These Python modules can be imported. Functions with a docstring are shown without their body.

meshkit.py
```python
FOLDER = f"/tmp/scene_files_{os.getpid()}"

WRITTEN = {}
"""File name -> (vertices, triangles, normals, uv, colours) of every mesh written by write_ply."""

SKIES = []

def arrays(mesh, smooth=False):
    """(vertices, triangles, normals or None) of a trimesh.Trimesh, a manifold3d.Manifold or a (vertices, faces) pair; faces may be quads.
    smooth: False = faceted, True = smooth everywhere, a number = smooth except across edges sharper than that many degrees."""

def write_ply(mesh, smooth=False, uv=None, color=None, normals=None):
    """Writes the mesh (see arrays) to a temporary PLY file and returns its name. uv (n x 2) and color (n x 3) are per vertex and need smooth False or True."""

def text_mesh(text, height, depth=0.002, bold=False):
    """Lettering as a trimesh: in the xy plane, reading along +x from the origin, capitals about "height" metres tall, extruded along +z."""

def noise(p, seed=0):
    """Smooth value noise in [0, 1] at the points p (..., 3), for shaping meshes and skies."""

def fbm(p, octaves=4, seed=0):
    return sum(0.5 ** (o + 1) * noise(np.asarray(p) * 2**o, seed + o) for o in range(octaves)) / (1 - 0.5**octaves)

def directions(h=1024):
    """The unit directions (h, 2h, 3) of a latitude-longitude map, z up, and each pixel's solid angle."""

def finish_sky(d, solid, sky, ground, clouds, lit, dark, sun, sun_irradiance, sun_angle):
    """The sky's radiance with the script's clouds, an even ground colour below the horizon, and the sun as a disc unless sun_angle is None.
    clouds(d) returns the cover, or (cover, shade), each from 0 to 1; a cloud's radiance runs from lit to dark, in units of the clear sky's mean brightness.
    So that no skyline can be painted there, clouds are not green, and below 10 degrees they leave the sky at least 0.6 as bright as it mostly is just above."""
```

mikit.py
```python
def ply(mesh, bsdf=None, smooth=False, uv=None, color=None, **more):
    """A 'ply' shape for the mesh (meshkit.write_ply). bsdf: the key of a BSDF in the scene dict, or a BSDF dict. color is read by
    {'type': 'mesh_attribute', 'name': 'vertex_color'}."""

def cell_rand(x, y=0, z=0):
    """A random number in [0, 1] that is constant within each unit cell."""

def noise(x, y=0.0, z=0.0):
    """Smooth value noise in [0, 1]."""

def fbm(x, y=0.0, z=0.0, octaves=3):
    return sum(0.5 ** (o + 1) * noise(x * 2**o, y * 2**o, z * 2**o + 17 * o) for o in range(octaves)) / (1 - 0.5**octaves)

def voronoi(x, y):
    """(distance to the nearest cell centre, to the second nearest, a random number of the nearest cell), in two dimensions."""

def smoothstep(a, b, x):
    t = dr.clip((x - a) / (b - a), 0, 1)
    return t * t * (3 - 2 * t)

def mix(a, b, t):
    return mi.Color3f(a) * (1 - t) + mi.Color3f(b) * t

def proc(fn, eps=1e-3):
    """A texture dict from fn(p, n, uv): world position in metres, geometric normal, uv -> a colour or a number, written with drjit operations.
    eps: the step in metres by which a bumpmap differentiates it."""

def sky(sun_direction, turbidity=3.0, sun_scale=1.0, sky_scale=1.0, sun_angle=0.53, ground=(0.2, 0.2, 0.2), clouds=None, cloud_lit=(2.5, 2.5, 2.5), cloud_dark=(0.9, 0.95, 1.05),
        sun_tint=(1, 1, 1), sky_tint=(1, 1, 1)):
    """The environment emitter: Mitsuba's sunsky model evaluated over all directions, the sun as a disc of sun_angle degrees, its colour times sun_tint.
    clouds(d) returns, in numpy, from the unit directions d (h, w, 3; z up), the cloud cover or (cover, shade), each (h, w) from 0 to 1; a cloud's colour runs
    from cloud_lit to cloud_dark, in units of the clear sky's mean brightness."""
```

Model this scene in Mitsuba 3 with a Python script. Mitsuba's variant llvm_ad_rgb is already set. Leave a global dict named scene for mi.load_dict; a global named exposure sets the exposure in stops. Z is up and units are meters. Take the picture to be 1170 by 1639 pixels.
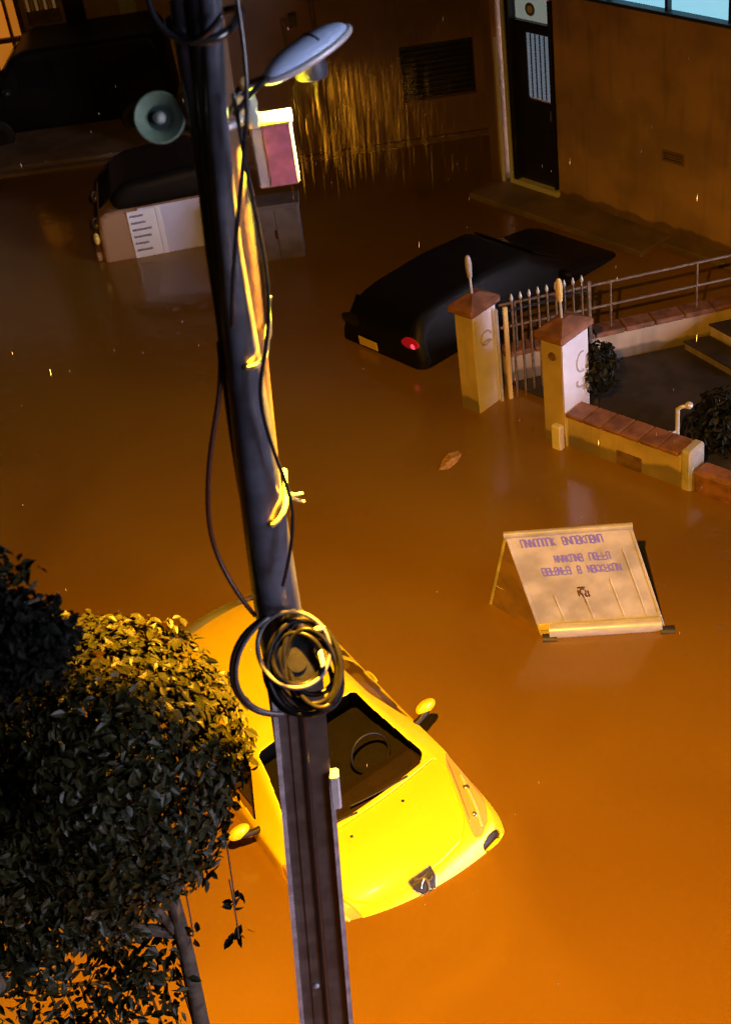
import math, numpy as np, trimesh, shapely
import drjit as dr, mitsuba as mi, mikit, meshkit
from mikit import proc, noise, fbm, smoothstep, mix
from scipy.ndimage import gaussian_filter1d
from scipy.spatial import ConvexHull
from scipy.interpolate import CubicSpline, PchipInterpolator

scene, labels = {}, {}
T = mi.ScalarTransform4f

# ------------------------------------------------------------------ camera, night sky, exposure
PITCH, ROLL, EYE = math.radians(36), math.radians(8.5), (0, 0, 9.5)
fwd = np.array([0, math.cos(PITCH), -math.sin(PITCH)])
up = np.array([math.sin(ROLL), math.sin(PITCH) * math.cos(ROLL), math.cos(PITCH) * math.cos(ROLL)])
scene['camera'] = {'type': 'thinlens', 'fov': 40.03, 'fov_axis': 'y', 'near_clip': 0.05, 'far_clip': 500.0,
                   'aperture_radius': 0.007, 'focus_distance': 9.5,
                   'to_world': T().look_at(origin=list(EYE), target=list(np.array(EYE) + fwd), up=list(up))}
exposure = 0.0
# night: low blue-tinted sun added as fill for unseen lights behind the camera
scene['sky'] = mikit.sky((0.82, -0.62, 0.10), turbidity=3, sun_scale=9.0, sky_scale=0.04, sun_angle=24, sun_tint=(0.30, 0.62, 4.4), sky_tint=(0.9, 0.9, 1.15), ground=(0.05, 0.05, 0.05))
scene['sky']['sampling_weight'] = 1.0   # how often it is sampled, not how bright it is
LAMP = 150000.0            # radiance of the sodium lamp's lens

# ------------------------------------------------------------------ helpers
rng = np.random.default_rng(7)


def obj(key, mesh, mat, parent=None, smooth=False, label=None, **more):
    k0 = (parent + '__' if parent else '') + key
    k, n = k0, 0
    while k in scene or k in labels:
        n += 1
        k = f'{k0}_{n:03d}'
    scene[k] = mikit.ply(mesh, mat, smooth=smooth, **more)
    if label:
        labels[k] = {'label': label}
    return k


def thing(key, label, cat, group=None):
    k, n = key, 0
    while k in labels or k in scene:
        n += 1
        k = f'{key}_{n:03d}'
    labels[k] = {'label': label, 'category': cat}
    if group:
        labels[k]['group'] = group
    return k


def tag(k, label, cat, group=None, kind=None):
    labels[k] = {'label': label, 'category': cat}
    if group:
        labels[k]['group'] = group
    if kind:
        labels[k]['kind'] = kind
    return k


def cat(*ms):
    return trimesh.util.concatenate([m for m in ms if m is not None])


def hull(pts):
    return trimesh.Trimesh(pts, ConvexHull(np.asarray(pts)).simplices, process=False).convex_hull


def box(o, ex, ey, ez, c=0.008):
    """chamfered box: corner o, edge vectors ex, ey, ez"""
    o, E_ = np.asarray(o, float), [np.asarray(e, float) for e in (ex, ey, ez)]
    pts = []
    for a in (0, 1):
        for b in (0, 1):
            for d in (0, 1):
                p = o + a * E_[0] + b * E_[1] + d * E_[2]
                for i in range(3):
                    q = p.copy()
                    for j in range(3):
                        if j != i:
                            ln = np.linalg.norm(E_[j])
                            cc = min(c, 0.3 * ln)
                            q += E_[j] / ln * cc * (1 - 2 * (a, b, d)[j])
                    pts.append(q)
    return trimesh.convex.convex_hull(np.array(pts))


def spline(pts, n=60):
    pts = np.asarray(pts, float)
    t = np.r_[0, np.cumsum(np.linalg.norm(np.diff(pts, axis=0), axis=1))]
    return CubicSpline(t, pts)(np.linspace(0, t[-1], n))


def tube(pts, r, sides=10, n=60, raw=False, caps=True):
    p = np.asarray(pts, float)
    p = p[np.r_[True, np.linalg.norm(np.diff(p, axis=0), axis=1) > 1e-5]]
    p = p if raw or len(p) < 3 else spline(p, n)
    r = np.broadcast_to(np.asarray(r, float) if np.ndim(r) == 0 else np.interp(np.linspace(0, 1, len(p)), np.linspace(0, 1, len(r)), r), (len(p),))
    t = np.gradient(p, axis=0)
    t /= np.linalg.norm(t, axis=1, keepdims=True)
    a = np.cross(t[0], [0.3, 0.5, 0.81])
    A = []
    for i in range(len(p)):
        a = a - (a @ t[i]) * t[i]
        a /= np.linalg.norm(a)
        A.append(a)
    A = np.array(A)
    B = np.cross(t, A)
    ang = np.arange(sides) * 2 * np.pi / sides
    v = (p[:, None] + r[:, None, None] * (np.cos(ang)[None, :, None] * A[:, None] + np.sin(ang)[None, :, None] * B[:, None])).reshape(-1, 3)
    i, j = np.meshgrid(np.arange(len(p) - 1), np.arange(sides), indexing='ij')
    k = (j + 1) % sides
    q = np.stack([i * sides + j, i * sides + k, (i + 1) * sides + k, (i + 1) * sides + j], -1).reshape(-1, 4)
    f = np.vstack([q[:, [0, 1, 2]], q[:, [0, 2, 3]]])
    if caps:
        nv = len(v)
        v = np.vstack([v, p[0], p[-1]])
        jj = np.arange(sides)
        f = np.vstack([f, np.stack([jj * 0 + nv, (jj + 1) % sides, jj], 1), np.stack([jj * 0 + nv + 1, (len(p) - 1) * sides + jj, (len(p) - 1) * sides + (jj + 1) % sides], 1)])
    return trimesh.Trimesh(v, f, process=False)


def lathe(profile, origin=(0, 0, 0), axis=(0, 0, 1), sides=32):
    """profile: (radius, height) pairs turned about the axis through origin"""
    m = trimesh.creation.revolve(np.array(profile, float), sections=sides)
    m.apply_transform(trimesh.geometry.align_vectors([0, 0, 1], np.asarray(axis, float) / np.linalg.norm(axis)))
    m.apply_translation(origin)
    return m


def ell(c, ax, n=3):
    """ellipsoid: centre, three half-axis vectors (columns)"""
    m = trimesh.creation.icosphere(n)
    m.vertices = m.vertices @ np.asarray(ax, float) + np.asarray(c)
    if np.linalg.det(np.asarray(ax, float)) < 0:
        m.invert()
    return m


def sheet(poly, z):
    m = trimesh.creation.triangulate_polygon(shapely.Polygon(poly), engine='earcut')
    return trimesh.Trimesh(np.c_[m[0], np.full(len(m[0]), z)], m[1], process=False)


# ------------------------------------------------------------------ materials
def mat(name, base, rough=0.5, spec=0.5, metal=0.0, bump=None, bs=1.0, eps=2e-3, **kw):
    b = {'type': 'principled', 'base_color': base if isinstance(base, dict) else {'type': 'rgb', 'value': list(base)}, 'roughness': rough, 'specular': spec, 'metallic': metal, **kw}
    if bump is not None:
        b = {'type': 'bumpmap', 'arbitrary': proc(bump, eps), 'scale': bs, 'bsdf': b}
    scene[name] = {'type': 'twosided', 'bsdf': b}
    return name


def varied(c, amount=0.3, s=6.0, c2=None, oct=3):
    c = np.array(c)
    c2 = c * (1 - amount) if c2 is None else np.array(c2)
    return proc(lambda p, n, uv: mix(tuple(map(float, c2)), tuple(map(float, c)), smoothstep(0.25, 0.75, fbm(p.x * s, p.y * s, p.z * s, oct))))


def water_height(p, n, uv):
    h = 0.007 * fbm(p.x * 0.9 + 0.3 * p.y, p.y * 1.3, 0.5, 3) + 0.0016 * fbm(p.x * 7, p.y * 8.5, 1.5, 2)
    for s_, k_ in ((1.6, 0.0), (2.7, 31.7)):       # rings spreading from rain drops, one per cell, of all ages
        cx, cy = dr.floor(p.x * s_ + k_), dr.floor(p.y * s_ + k_)
        r0 = mikit.cell_rand(cx, cy, 4 + k_)
        dx = (p.x * s_ + k_ - cx - 0.35 - 0.3 * mikit.cell_rand(cx, cy, 5 + k_)) / s_
        dy = (p.y * s_ + k_ - cy - 0.35 - 0.3 * mikit.cell_rand(cx, cy, 6 + k_)) / s_
        d = dr.sqrt(dx * dx + dy * dy)
        R = 0.03 + 0.28 * r0 / s_
        h += 0.0014 * (1 - r0) * dr.exp(-dr.square((d - R) / 0.022)) * dr.cos((d - R) * 190) * (1 - smoothstep(0.25, 0.34, d * s_))
    return h


def silt(p, n, uv):
    a = fbm(p.x * 0.35 + 0.6 * noise(p.x * 0.8, p.y * 0.8, 7), p.y * 0.22, 3.0, 4)
    return mix((0.185, 0.094, 0.011), (0.27, 0.148, 0.018), smoothstep(0.25, 0.75, a))


mat('M_water', proc(silt), 0.14, 0.5, bump=water_height, eps=4e-3)
def masonry(c):
    c = tuple(map(float, c))

    def fn(p, n, uv):
        k = fbm(p.x * 1.3, p.y * 1.3, p.z * 1.3, 4)
        run = fbm(p.x * 9, p.y * 9, p.z * 0.9, 3)                       # rain runs
        a = mix(tuple(v * 0.68 for v in c), c, smoothstep(0.3, 0.7, k))
        a = a * (1 - 0.16 * smoothstep(0.52, 0.75, run))
        tide = 0.10 + 0.16 * fbm(p.x * 3.5, p.y * 3.5, 2.0, 3)         # soaked mud line left by the flood
        return a * (1 - 0.55 * (1 - smoothstep(tide - 0.03, tide + 0.03, p.z)))
    return proc(fn)


mat('M_ground', varied((0.12, 0.1, 0.08)), 0.9)
mat('M_pave', varied((0.26, 0.19, 0.14), 0.35, 3), 0.7, bump=lambda p, n, uv: 0.004 * fbm(p.x * 14, p.y * 14, p.z * 14))
mat('M_dark_pave', varied((0.05, 0.04, 0.035), 0.4, 5), 0.6)
mat('M_stucco', masonry((0.72, 0.45, 0.29)), 0.85, bump=lambda p, n, uv: 0.003 * fbm(p.x * 30, p.y * 30, p.z * 30, 2))
mat('M_plinth', varied((0.36, 0.24, 0.16), 0.3, 2), 0.8)
mat('M_brown_wall', varied((0.30, 0.17, 0.10), 0.35, 0.8, oct=4), 0.8, bump=lambda p, n, uv: 0.003 * fbm(p.x * 25, p.y * 25, p.z * 25, 2))
mat('M_far_wall', varied((0.55, 0.35, 0.23), 0.4, 0.7, oct=4), 0.85)
mat('M_ochre', masonry((0.64, 0.51, 0.40)), 0.8, bump=lambda p, n, uv: 0.002 * fbm(p.x * 40, p.y * 40, p.z * 40, 2))
mat('M_cool_white', varied((0.84, 0.80, 0.90), 0.12, 4, oct=4), 0.6, bump=lambda p, n, uv: 0.0015 * fbm(p.x * 40, p.y * 40, p.z * 40, 2))  # cool light on the pillar faces is put into this lilac white
mat('M_grey_mark', (0.46, 0.42, 0.44), 0.7)
mat('M_terracotta', varied((0.31, 0.14, 0.085), 0.45, 9), 0.55)
mat('M_dark_metal', varied((0.035, 0.03, 0.028), 0.3, 9), 0.35, metal=0.3)
mat('M_gate_metal', varied((0.34, 0.24, 0.17), 0.4, 20), 0.35, metal=0.4)
mat('M_pale_metal', varied((0.62, 0.62, 0.68), 0.15, 12), 0.35, metal=0.2)
mat('M_pipe_metal', (0.78, 0.76, 0.78), 0.3, metal=0.3)
mat('M_concrete', varied((0.15, 0.09, 0.05), 0.25, 10, oct=4), 0.75, 0.3, bump=lambda p, n, uv: 0.002 * fbm(p.x * 60, p.y * 60, p.z * 20, 3))
mat('M_cable', varied((0.016, 0.016, 0.020), 0.3, 30), 0.22, 0.8)
mat('M_conduit', varied((0.085, 0.095, 0.13), 0.35, 14), 0.16, 0.9, bump=lambda p, n, uv: 0.0012 * fbm(p.x * 40, p.y * 40, p.z * 8, 2))
mat('M_loop', varied((0.007, 0.0065, 0.008), 0.3, 30), 0.4, 0.15)
mat('M_cable_red', (0.06, 0.018, 0.012), 0.35)
mat('M_grey_cable', (0.10, 0.10, 0.11), 0.3)
mat('M_guard', varied((0.10, 0.085, 0.08), 0.45, 12, oct=4), 0.42, metal=0.25, bump=lambda p, n, uv: 0.0012 * fbm(p.x * 50, p.y * 50, p.z * 18, 3))
mat('M_guard_edge', varied((0.55, 0.54, 0.64), 0.4, 18), 0.35, metal=0.3)
mat('M_tie', (0.75, 0.55, 0.22), 0.5)
mat('M_lamp_grey', (0.50, 0.66, 1.0), 0.35)
mat('M_lamp_dark', (0.04, 0.045, 0.07), 0.5)
mat('M_box', (0.42, 0.26, 0.36), 0.45)
mat('M_box_lid', (0.50, 0.33, 0.06), 0.5)  # lamp yellow is put into the colour of the box top
mat('M_box_pale', (0.36, 0.30, 0.34), 0.45)
mat('M_box_red', varied((0.40, 0.13, 0.24), 0.3, 40), 0.5)
mat('M_horn', (0.12, 0.18, 0.13), 0.4)
mat('M_horn_dark', (0.02, 0.035, 0.03), 0.4)
mat('M_horn_pale', (0.34, 0.38, 0.35), 0.4)
mat('M_car_paint', (0.92, 0.68, 0.015), 0.35, 0.5, clearcoat=0.6, clearcoat_gloss=0.93)
mat('M_car_trim', (0.02, 0.018, 0.016), 0.5)
mat('M_lens_orange', (0.62, 0.38, 0.09), 0.12, 0.8, clearcoat=1.0)
mat('M_chrome', (0.75, 0.72, 0.66), 0.2, metal=0.9)
mat('M_interior', varied((0.012, 0.008, 0.006), 0.4, 6), 0.8)
mat('M_dash', varied((0.028, 0.014, 0.009), 0.3, 8), 0.75)
scene['M_glass'] = {'type': 'thindielectric', 'int_ior': 1.5}
mat('M_board', varied((0.50, 0.47, 0.42), 0.4, 4.5, oct=4), 0.38, bump=lambda p, n, uv: 0.0015 * fbm(p.x * 12, p.y * 12, p.z * 12, 2))
mat('M_purple_ink', (0.17, 0.15, 0.60), 0.5)
mat('M_brown_ink', (0.07, 0.03, 0.03), 0.5)
mat('M_web', varied((0.26, 0.15, 0.07), 0.35, 5), 0.6)
mat('M_foot', (0.03, 0.028, 0.03), 0.5)
mat('M_black_paint', (0.006, 0.005, 0.005), 0.5, 0.25)
mat('M_black_glass', (0.006, 0.006, 0.007), 0.1, 0.5)
mat('M_red_lens', (0.55, 0.02, 0.04), 0.2, 0.6)
mat('M_plate', (0.85, 0.62, 0.12), 0.4)
mat('M_van_pale', varied((0.70, 0.73, 0.98), 0.1, 3), 0.5)
mat('M_van_paper', (0.88, 0.92, 1.0), 0.6)
mat('M_van_grey', (0.36, 0.36, 0.40), 0.5)
mat('M_van_tan', (0.42, 0.26, 0.15), 0.6)
mat('M_ink', (0.22, 0.2, 0.3), 0.6)
mat('M_cabinet', varied((0.16, 0.13, 0.13), 0.3, 5), 0.6)
mat('M_bark', varied((0.10, 0.075, 0.055), 0.5, 22), 0.85, bump=lambda p, n, uv: 0.004 * fbm(p.x * 45, p.y * 45, p.z * 14, 3))
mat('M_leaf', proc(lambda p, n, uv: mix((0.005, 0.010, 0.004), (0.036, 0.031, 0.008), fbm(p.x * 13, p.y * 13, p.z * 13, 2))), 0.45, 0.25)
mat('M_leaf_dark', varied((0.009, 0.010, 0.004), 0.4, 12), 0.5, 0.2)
mat('M_leaf_shaded', (0.004, 0.005, 0.003), 0.7, 0.15)
mat('M_awning', (0.003, 0.003, 0.003), 0.8, 0.1)
mat('M_door_frame', (0.80, 0.84, 0.86), 0.45)
mat('M_door', (0.018, 0.016, 0.018), 0.3)
mat('M_rain_pale', (0.8, 0.75, 0.65), 0.4)
mat('M_rain', (0.0048, 0.0038, 0.0035), 0.6, 0.05)
mat('M_dead_leaf', varied((0.62, 0.36, 0.14), 0.4, 40), 0.6)
mat('M_wood', varied((0.22, 0.13, 0.08), 0.4, 12), 0.6)


def glow(rgb, weight=0.02):
    return {'emitter': {'type': 'area', 'radiance': {'type': 'rgb', 'value': list(rgb)}, 'sampling_weight': weight}}


# ------------------------------------------------------------------ ground and flood water
k = obj('ground', sheet([(-90, -30), (90, -30), (90, 160), (-90, 160)], -0.75), 'M_ground')
labels[k] = {'label': 'street surface drowned beneath the brown flood water', 'kind': 'structure'}
k = obj('flood_water', sheet([(-80, -25), (80, -25), (80, 150), (-80, 150)], 0.0), 'M_water')
labels[k] = {'label': 'muddy brown flood water covering the whole street', 'kind': 'structure'}

# ------------------------------------------------------------------ right-hand building
WA = np.array([3.238, 21.321, 0.0])
WD = np.array([0.58, -0.8146, 0.0])          # along the wall, towards the camera
WN = np.array([-0.8146, -0.58, 0.0])         # out of the wall
ZZ = np.array([0, 0, 1.0])


def wbox(s0, s1, z0, z1, d0, d1, c=0.008):
    return box(WA + WD * s0 + WN * d0 + ZZ * z0, WD * (s1 - s0), WN * (d1 - d0), ZZ * (z1 - z0), c)


bld = thing('corner_building', 'orange brown rendered building with a pale framed door and a bright window band', 'building')
# wall in pieces round the door opening
wall = cat(wbox(-0.42, -0.30, -0.7, 3.08, -0.35, 0, 0.01), wbox(0.90, 9.0, -0.7, 3.24, -0.35, 0, 0.01), wbox(-0.30, 0.90, -0.7, 0.07, -0.35, 0, 0.003), wbox(-0.30, 0.90, 3.12, 3.2, -0.35, 0, 0.003), wbox(-0.42, 9.0, 3.92, 4.3, -0.35, 0, 0.02),
           wbox(-0.42, 0.88, 3.2, 3.92, -0.35, 0.0, 0.003))
obj('wall', wall, 'M_stucco', bld)
# return wall closing the building at its far end
obj('side_wall', box(WA + WD * -0.42 - WN * 0.0 + ZZ * -0.7, -WN * 6, -WD * 0.2, ZZ * 5.0), 'M_brown_wall', bld)
dr_ = obj('door', cat(wbox(0.03, 0.80, 0.16, 1.52, -0.12, -0.06), wbox(0.03, 0.27, 1.52, 2.60, -0.12, -0.06), wbox(0.73, 0.80, 1.52, 2.60, -0.12, -0.06), wbox(0.03, 0.80, 2.55, 2.66, -0.125, -0.055)), 'M_door', bld)
obj('pane', wbox(0.27, 0.73, 1.55, 2.54, -0.10, -0.085, 0.002), 'M_van_pale', dr_, **{})
PANE = dr_ + '__pane'
scene[PANE].update(glow((0.055, 0.10, 0.145)))
for s in (0.36, 0.455, 0.55, 0.645):
    obj('bar', wbox(s - 0.009, s + 0.009, 1.55, 2.54, -0.083, -0.066, 0.002), 'M_door', dr_)
fr = obj('door_frame', cat(wbox(-0.06, 0.03, 0.07, 3.10, -0.14, 0.04), wbox(0.80, 0.86, 0.16, 3.10, -0.14, 0.005), wbox(0.03, 0.80, 2.66, 2.72, -0.14, -0.03)), 'M_door', bld)
obj('jamb', wbox(-0.13, -0.075, 0.05, 3.10, -0.05, 0.06), 'M_door_frame', fr)
obj('pipe', tube([WA + WD * -0.26 + WN * 0.07 + ZZ * 0.05, WA + WD * -0.26 + WN * 0.07 + ZZ * 2.42], 0.032, 10), 'M_door_frame', fr)
obj('sill', wbox(-0.05, 0.92, 0.075, 0.155, -0.13, 0.06), 'M_door_frame', fr)
tp = obj('transom_panel', wbox(0.06, 0.70, 2.73, 3.08, -0.11, -0.08), 'M_van_paper', bld, **glow((0.10, 0.15, 0.145)))
obj('emblem', lathe([(0.0, 0), (0.10, 0), (0.10, 0.004), (0.0, 0.004)], WA + WD * 0.38 + WN * -0.078 + ZZ * 2.9, WN, 20), 'M_ink', tp)
obj('emblem', lathe([(0.0, 0), (0.055, 0), (0.055, 0.004), (0.0, 0.004)], WA + WD * 0.38 + WN * -0.0715 + ZZ * 2.9, WN, 20), 'M_van_paper', tp)
obj('handle', tube([WA + WD * 0.765 + WN * -0.03 + ZZ * 1.27, WA + WD * 0.765 + WN * -0.03 + ZZ * 1.42], 0.013, 8), 'M_chrome', dr_)
obj('lock_plate', wbox(0.74, 0.79, 1.24, 1.45, -0.06, -0.052, 0.002), 'M_dark_metal', dr_)
vt = obj('vent', cat(wbox(2.97, 3.37, 1.17, 1.2, 0, 0.03), wbox(2.97, 3.37, 1.31, 1.34, 0, 0.03), wbox(2.97, 3.0, 1.2, 1.31, 0, 0.03), wbox(3.34, 3.37, 1.2, 1.31, 0, 0.03)), 'M_plinth', bld)
for i in range(3):
    obj('slat', wbox(3.0, 3.34, 1.205 + i * 0.037, 1.225 + i * 0.037, 0.002, 0.02, 0.003), 'M_wood', vt)
win = obj('window_band', cat(wbox(0.88, 9.0, 3.24, 3.29, -0.30, 0.05), wbox(0.88, 9.0, 3.88, 3.92, -0.30, 0.03)), 'M_lamp_dark', bld)
for i, s in enumerate(np.arange(0.9, 8.9, 1.05)):
    obj('pane', wbox(s + 0.03, s + 1.02, 3.29, 3.88, -0.12, -0.10, 0.002), 'M_van_paper', win, **glow((0.22, 0.60, 0.78)))
    obj('mullion', wbox(s + 1.025, s + 1.075, 3.29, 3.88, -0.16, -0.02, 0.004), 'M_lamp_dark', win)
# raised pavement strip under the wall
e0, e1 = WA + WD * -0.4, WA + WD * 4.3
k = obj('pavement', cat(box(np.array([e0[0], e0[1], -0.7]) + WN * 0.02, WD * 3.6, WN * 0.72, ZZ * 0.78, 0.02),
                        box(np.array([e0[0], e0[1], -0.7]) + WD * 3.6 + WN * 0.02, WD * 5.5, WN * 0.30, ZZ * 0.77, 0.02)), 'M_pave')
labels[k] = {'label': 'raised pavement strip just clear of the water along the rendered wall', 'kind': 'structure'}

# ------------------------------------------------------------------ far building straight ahead
fb = thing('far_building', 'dark brown building with a shuttered window behind the street lamp', 'building')
obj('wall', cat(box((-1.6, 23.8, -0.7), (3.32, 0, 0), (0, 0.3, 0), (0, 0, 5.6)), box((1.72, 23.8, -0.7), (1.26, 0, 0), (0, 0.3, 0), (0, 0, 1.45)), box((1.72, 23.8, 1.72), (1.26, 0, 0), (0, 0.3, 0), (0, 0, 3.18)), box((2.98, 23.8, -0.7), (2.2, 0, 0), (0, 0.3, 0), (0, 0, 5.6))), 'M_brown_wall', fb)
obj('plinth', box((-1.6, 23.72, -0.7), (6.5, 0, 0), (0, 0.077, 0), (0, 0, 0.80)), 'M_wood', fb)
sh = obj('window', box((1.72, 23.95, 0.75), (1.26, 0, 0), (0, 0.05, 0), (0, 0, 0.97)), 'M_door', fb)
for i in range(10):
    obj('slat', box((1.75, 23.90, 0.78 + i * 0.094), (1.2, 0, 0), (0, 0.035, 0.02), (0, -0.01, 0.05), 0.004), 'M_dark_metal', sh)
obj('door', box((-0.18, 23.76, 0.1), (0.06, 0, 0), (0, 0.035, 0), (0, 0, 2.4)), 'M_wood', fb, label='dark vertical strip on the wall')
obj('downpipe', tube([(0.35, 23.72, 0.1), (0.35, 23.72, 4.8)], 0.045, 10), 'M_wood', fb)
obj('wall_lamp', box((-0.05, 23.7, 2.35), (0.13, 0, 0), (0, 0.09, 0), (0, 0, 0.22)), 'M_dark_metal', fb)

# ------------------------------------------------------------------ left far building
lb = thing('left_building', 'old building with warmly lit windows at the top left of the street', 'building')
YF = 28.4
spans = [(-9, -5.62), (-5.62, -5.22), (-5.22, -5.12), (-5.12, -4.72), (-4.72, -2.0), (-2.0, -0.9)]
obj('wall', cat(box((-12, YF, -0.7), (6.05, 0, 0), (0, 0.3, 0), (0, 0, 6)), box((-5.20, YF, -0.7), (0.10, 0, 0), (0, 0.3, 0), (0, 0, 6)), box((-4.45, YF, -0.7), (3.6, 0, 0), (0, 0.3, 0), (0, 0, 6)), box((-5.95, YF, -0.7), (0.74, 0, 0), (0, 0.3, 0), (0, 0, 1.1)), box((-5.09, YF, -0.7), (0.63, 0, 0), (0, 0.3, 0), (0, 0, 1.95))), 'M_far_wall', lb)
w1 = obj('window', cat(box((-5.95, YF + .02, 1.44), (0.74, 0, 0), (0, 0.1, 0), (0, 0, 0.09)), box((-5.30, YF + .02, 1.54), (0.08, 0, 0), (0, 0.1, 0), (0, 0, 1.8)), box((-5.95, YF + .01, 0.4), (0.06, 0, 0), (0, 0.1, 0), (0, 0, 3)), box((-5.52, YF + .015, 0.4), (0.05, 0, 0), (0, 0.1, 0), (0, 0, 3))), 'M_wood', lb, label='tall lit window with wooden frame')
for x0, x1, z0, z1, e in ((-5.89, -5.53, 1.54, 3.0, 1.0), (-5.46, -5.31, 1.54, 3.0, .8), (-5.89, -5.53, 0.5, 1.43, 0.85), (-5.46, -5.22, 0.5, 1.43, .6)):
    obj('pane', box((x0, YF + .08, z0), (x1 - x0, 0, 0), (0, 0.03, 0), (0, 0, z1 - z0), 0.003), 'M_plate', w1, **glow((0.42 * e, 0.125 * e, 0.010 * e)))
w2 = obj('window', box((-5.09, YF + .02, 1.25), (0.63, 0, 0), (0, 0.1, 0), (0, 0, 0.07)), 'M_wood', lb, label='lit window with shutters beside the taller one')
obj('transom', box((-5.09, YF + .02, 1.70), (0.63, 0, 0), (0, 0.1, 0), (0, 0, 0.26)), 'M_wood', w2)
obj('pane', box((-5.07, YF - .03, 1.30), (0.42, 0, 0), (0, 0.02, 0), (0, 0, 0.32), 0.003), 'M_plate', w2, **glow((0.17, 0.055, 0.012)))
for i in range(7):
    obj('slat', box((-5.07 + i * 0.085, YF + .03, 1.97), (0.05, 0, 0), (0, 0.03, 0), (0, 0, 1.0), 0.003), 'M_plate', w2, **(glow((0.075, 0.035, 0.012)) if i % 2 == 0 else {}))  # every second slat emits a glow to look lit
obj('shutter', box((-4.36, YF - .05, 0.9), (0.40, 0, 0), (0, 0.05, 0), (0, 0, 2.4)), 'M_door', lb)
obj('sill', box((-3.75, YF - .15, 1.43), (0.45, 0, 0), (0, 0.15, 0), (0, 0, 0.16)), 'M_pale_metal', lb)
obj('facade_strip', box((-3.30, YF - .10, 1.3), (0.33, 0, 0), (0, 0.1, 0), (0, 0, 2.4)), 'M_pale_metal', lb)
obj('facade_strip', box((-2.62, YF - .10, -0.4), (0.5, 0, 0), (0, 0.1, 0), (0, 0, 4.4)), 'M_stucco', lb)  # lit patch of wall put in as a paler strip
k = obj('far_pavement', cat(box((-12, 25.6, -0.7), (11.0, -0.45, 0), (0.05, 2.75, 0), (0, 0, 0.80), 0.02), box((-12, 25.35, -0.7), (10.98, -0.45, 0), (0.0, 0.2, 0), (0, 0, 0.76), 0.02)), 'M_pave')
labels[k] = {'label': 'far pavement edge rising from the flood in front of the old building', 'kind': 'structure'}

# dark van parked on the far pavement, nose to the left
dv = thing('parked_van', 'dark van parked on the far pavement under the lit windows', 'van')


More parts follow.
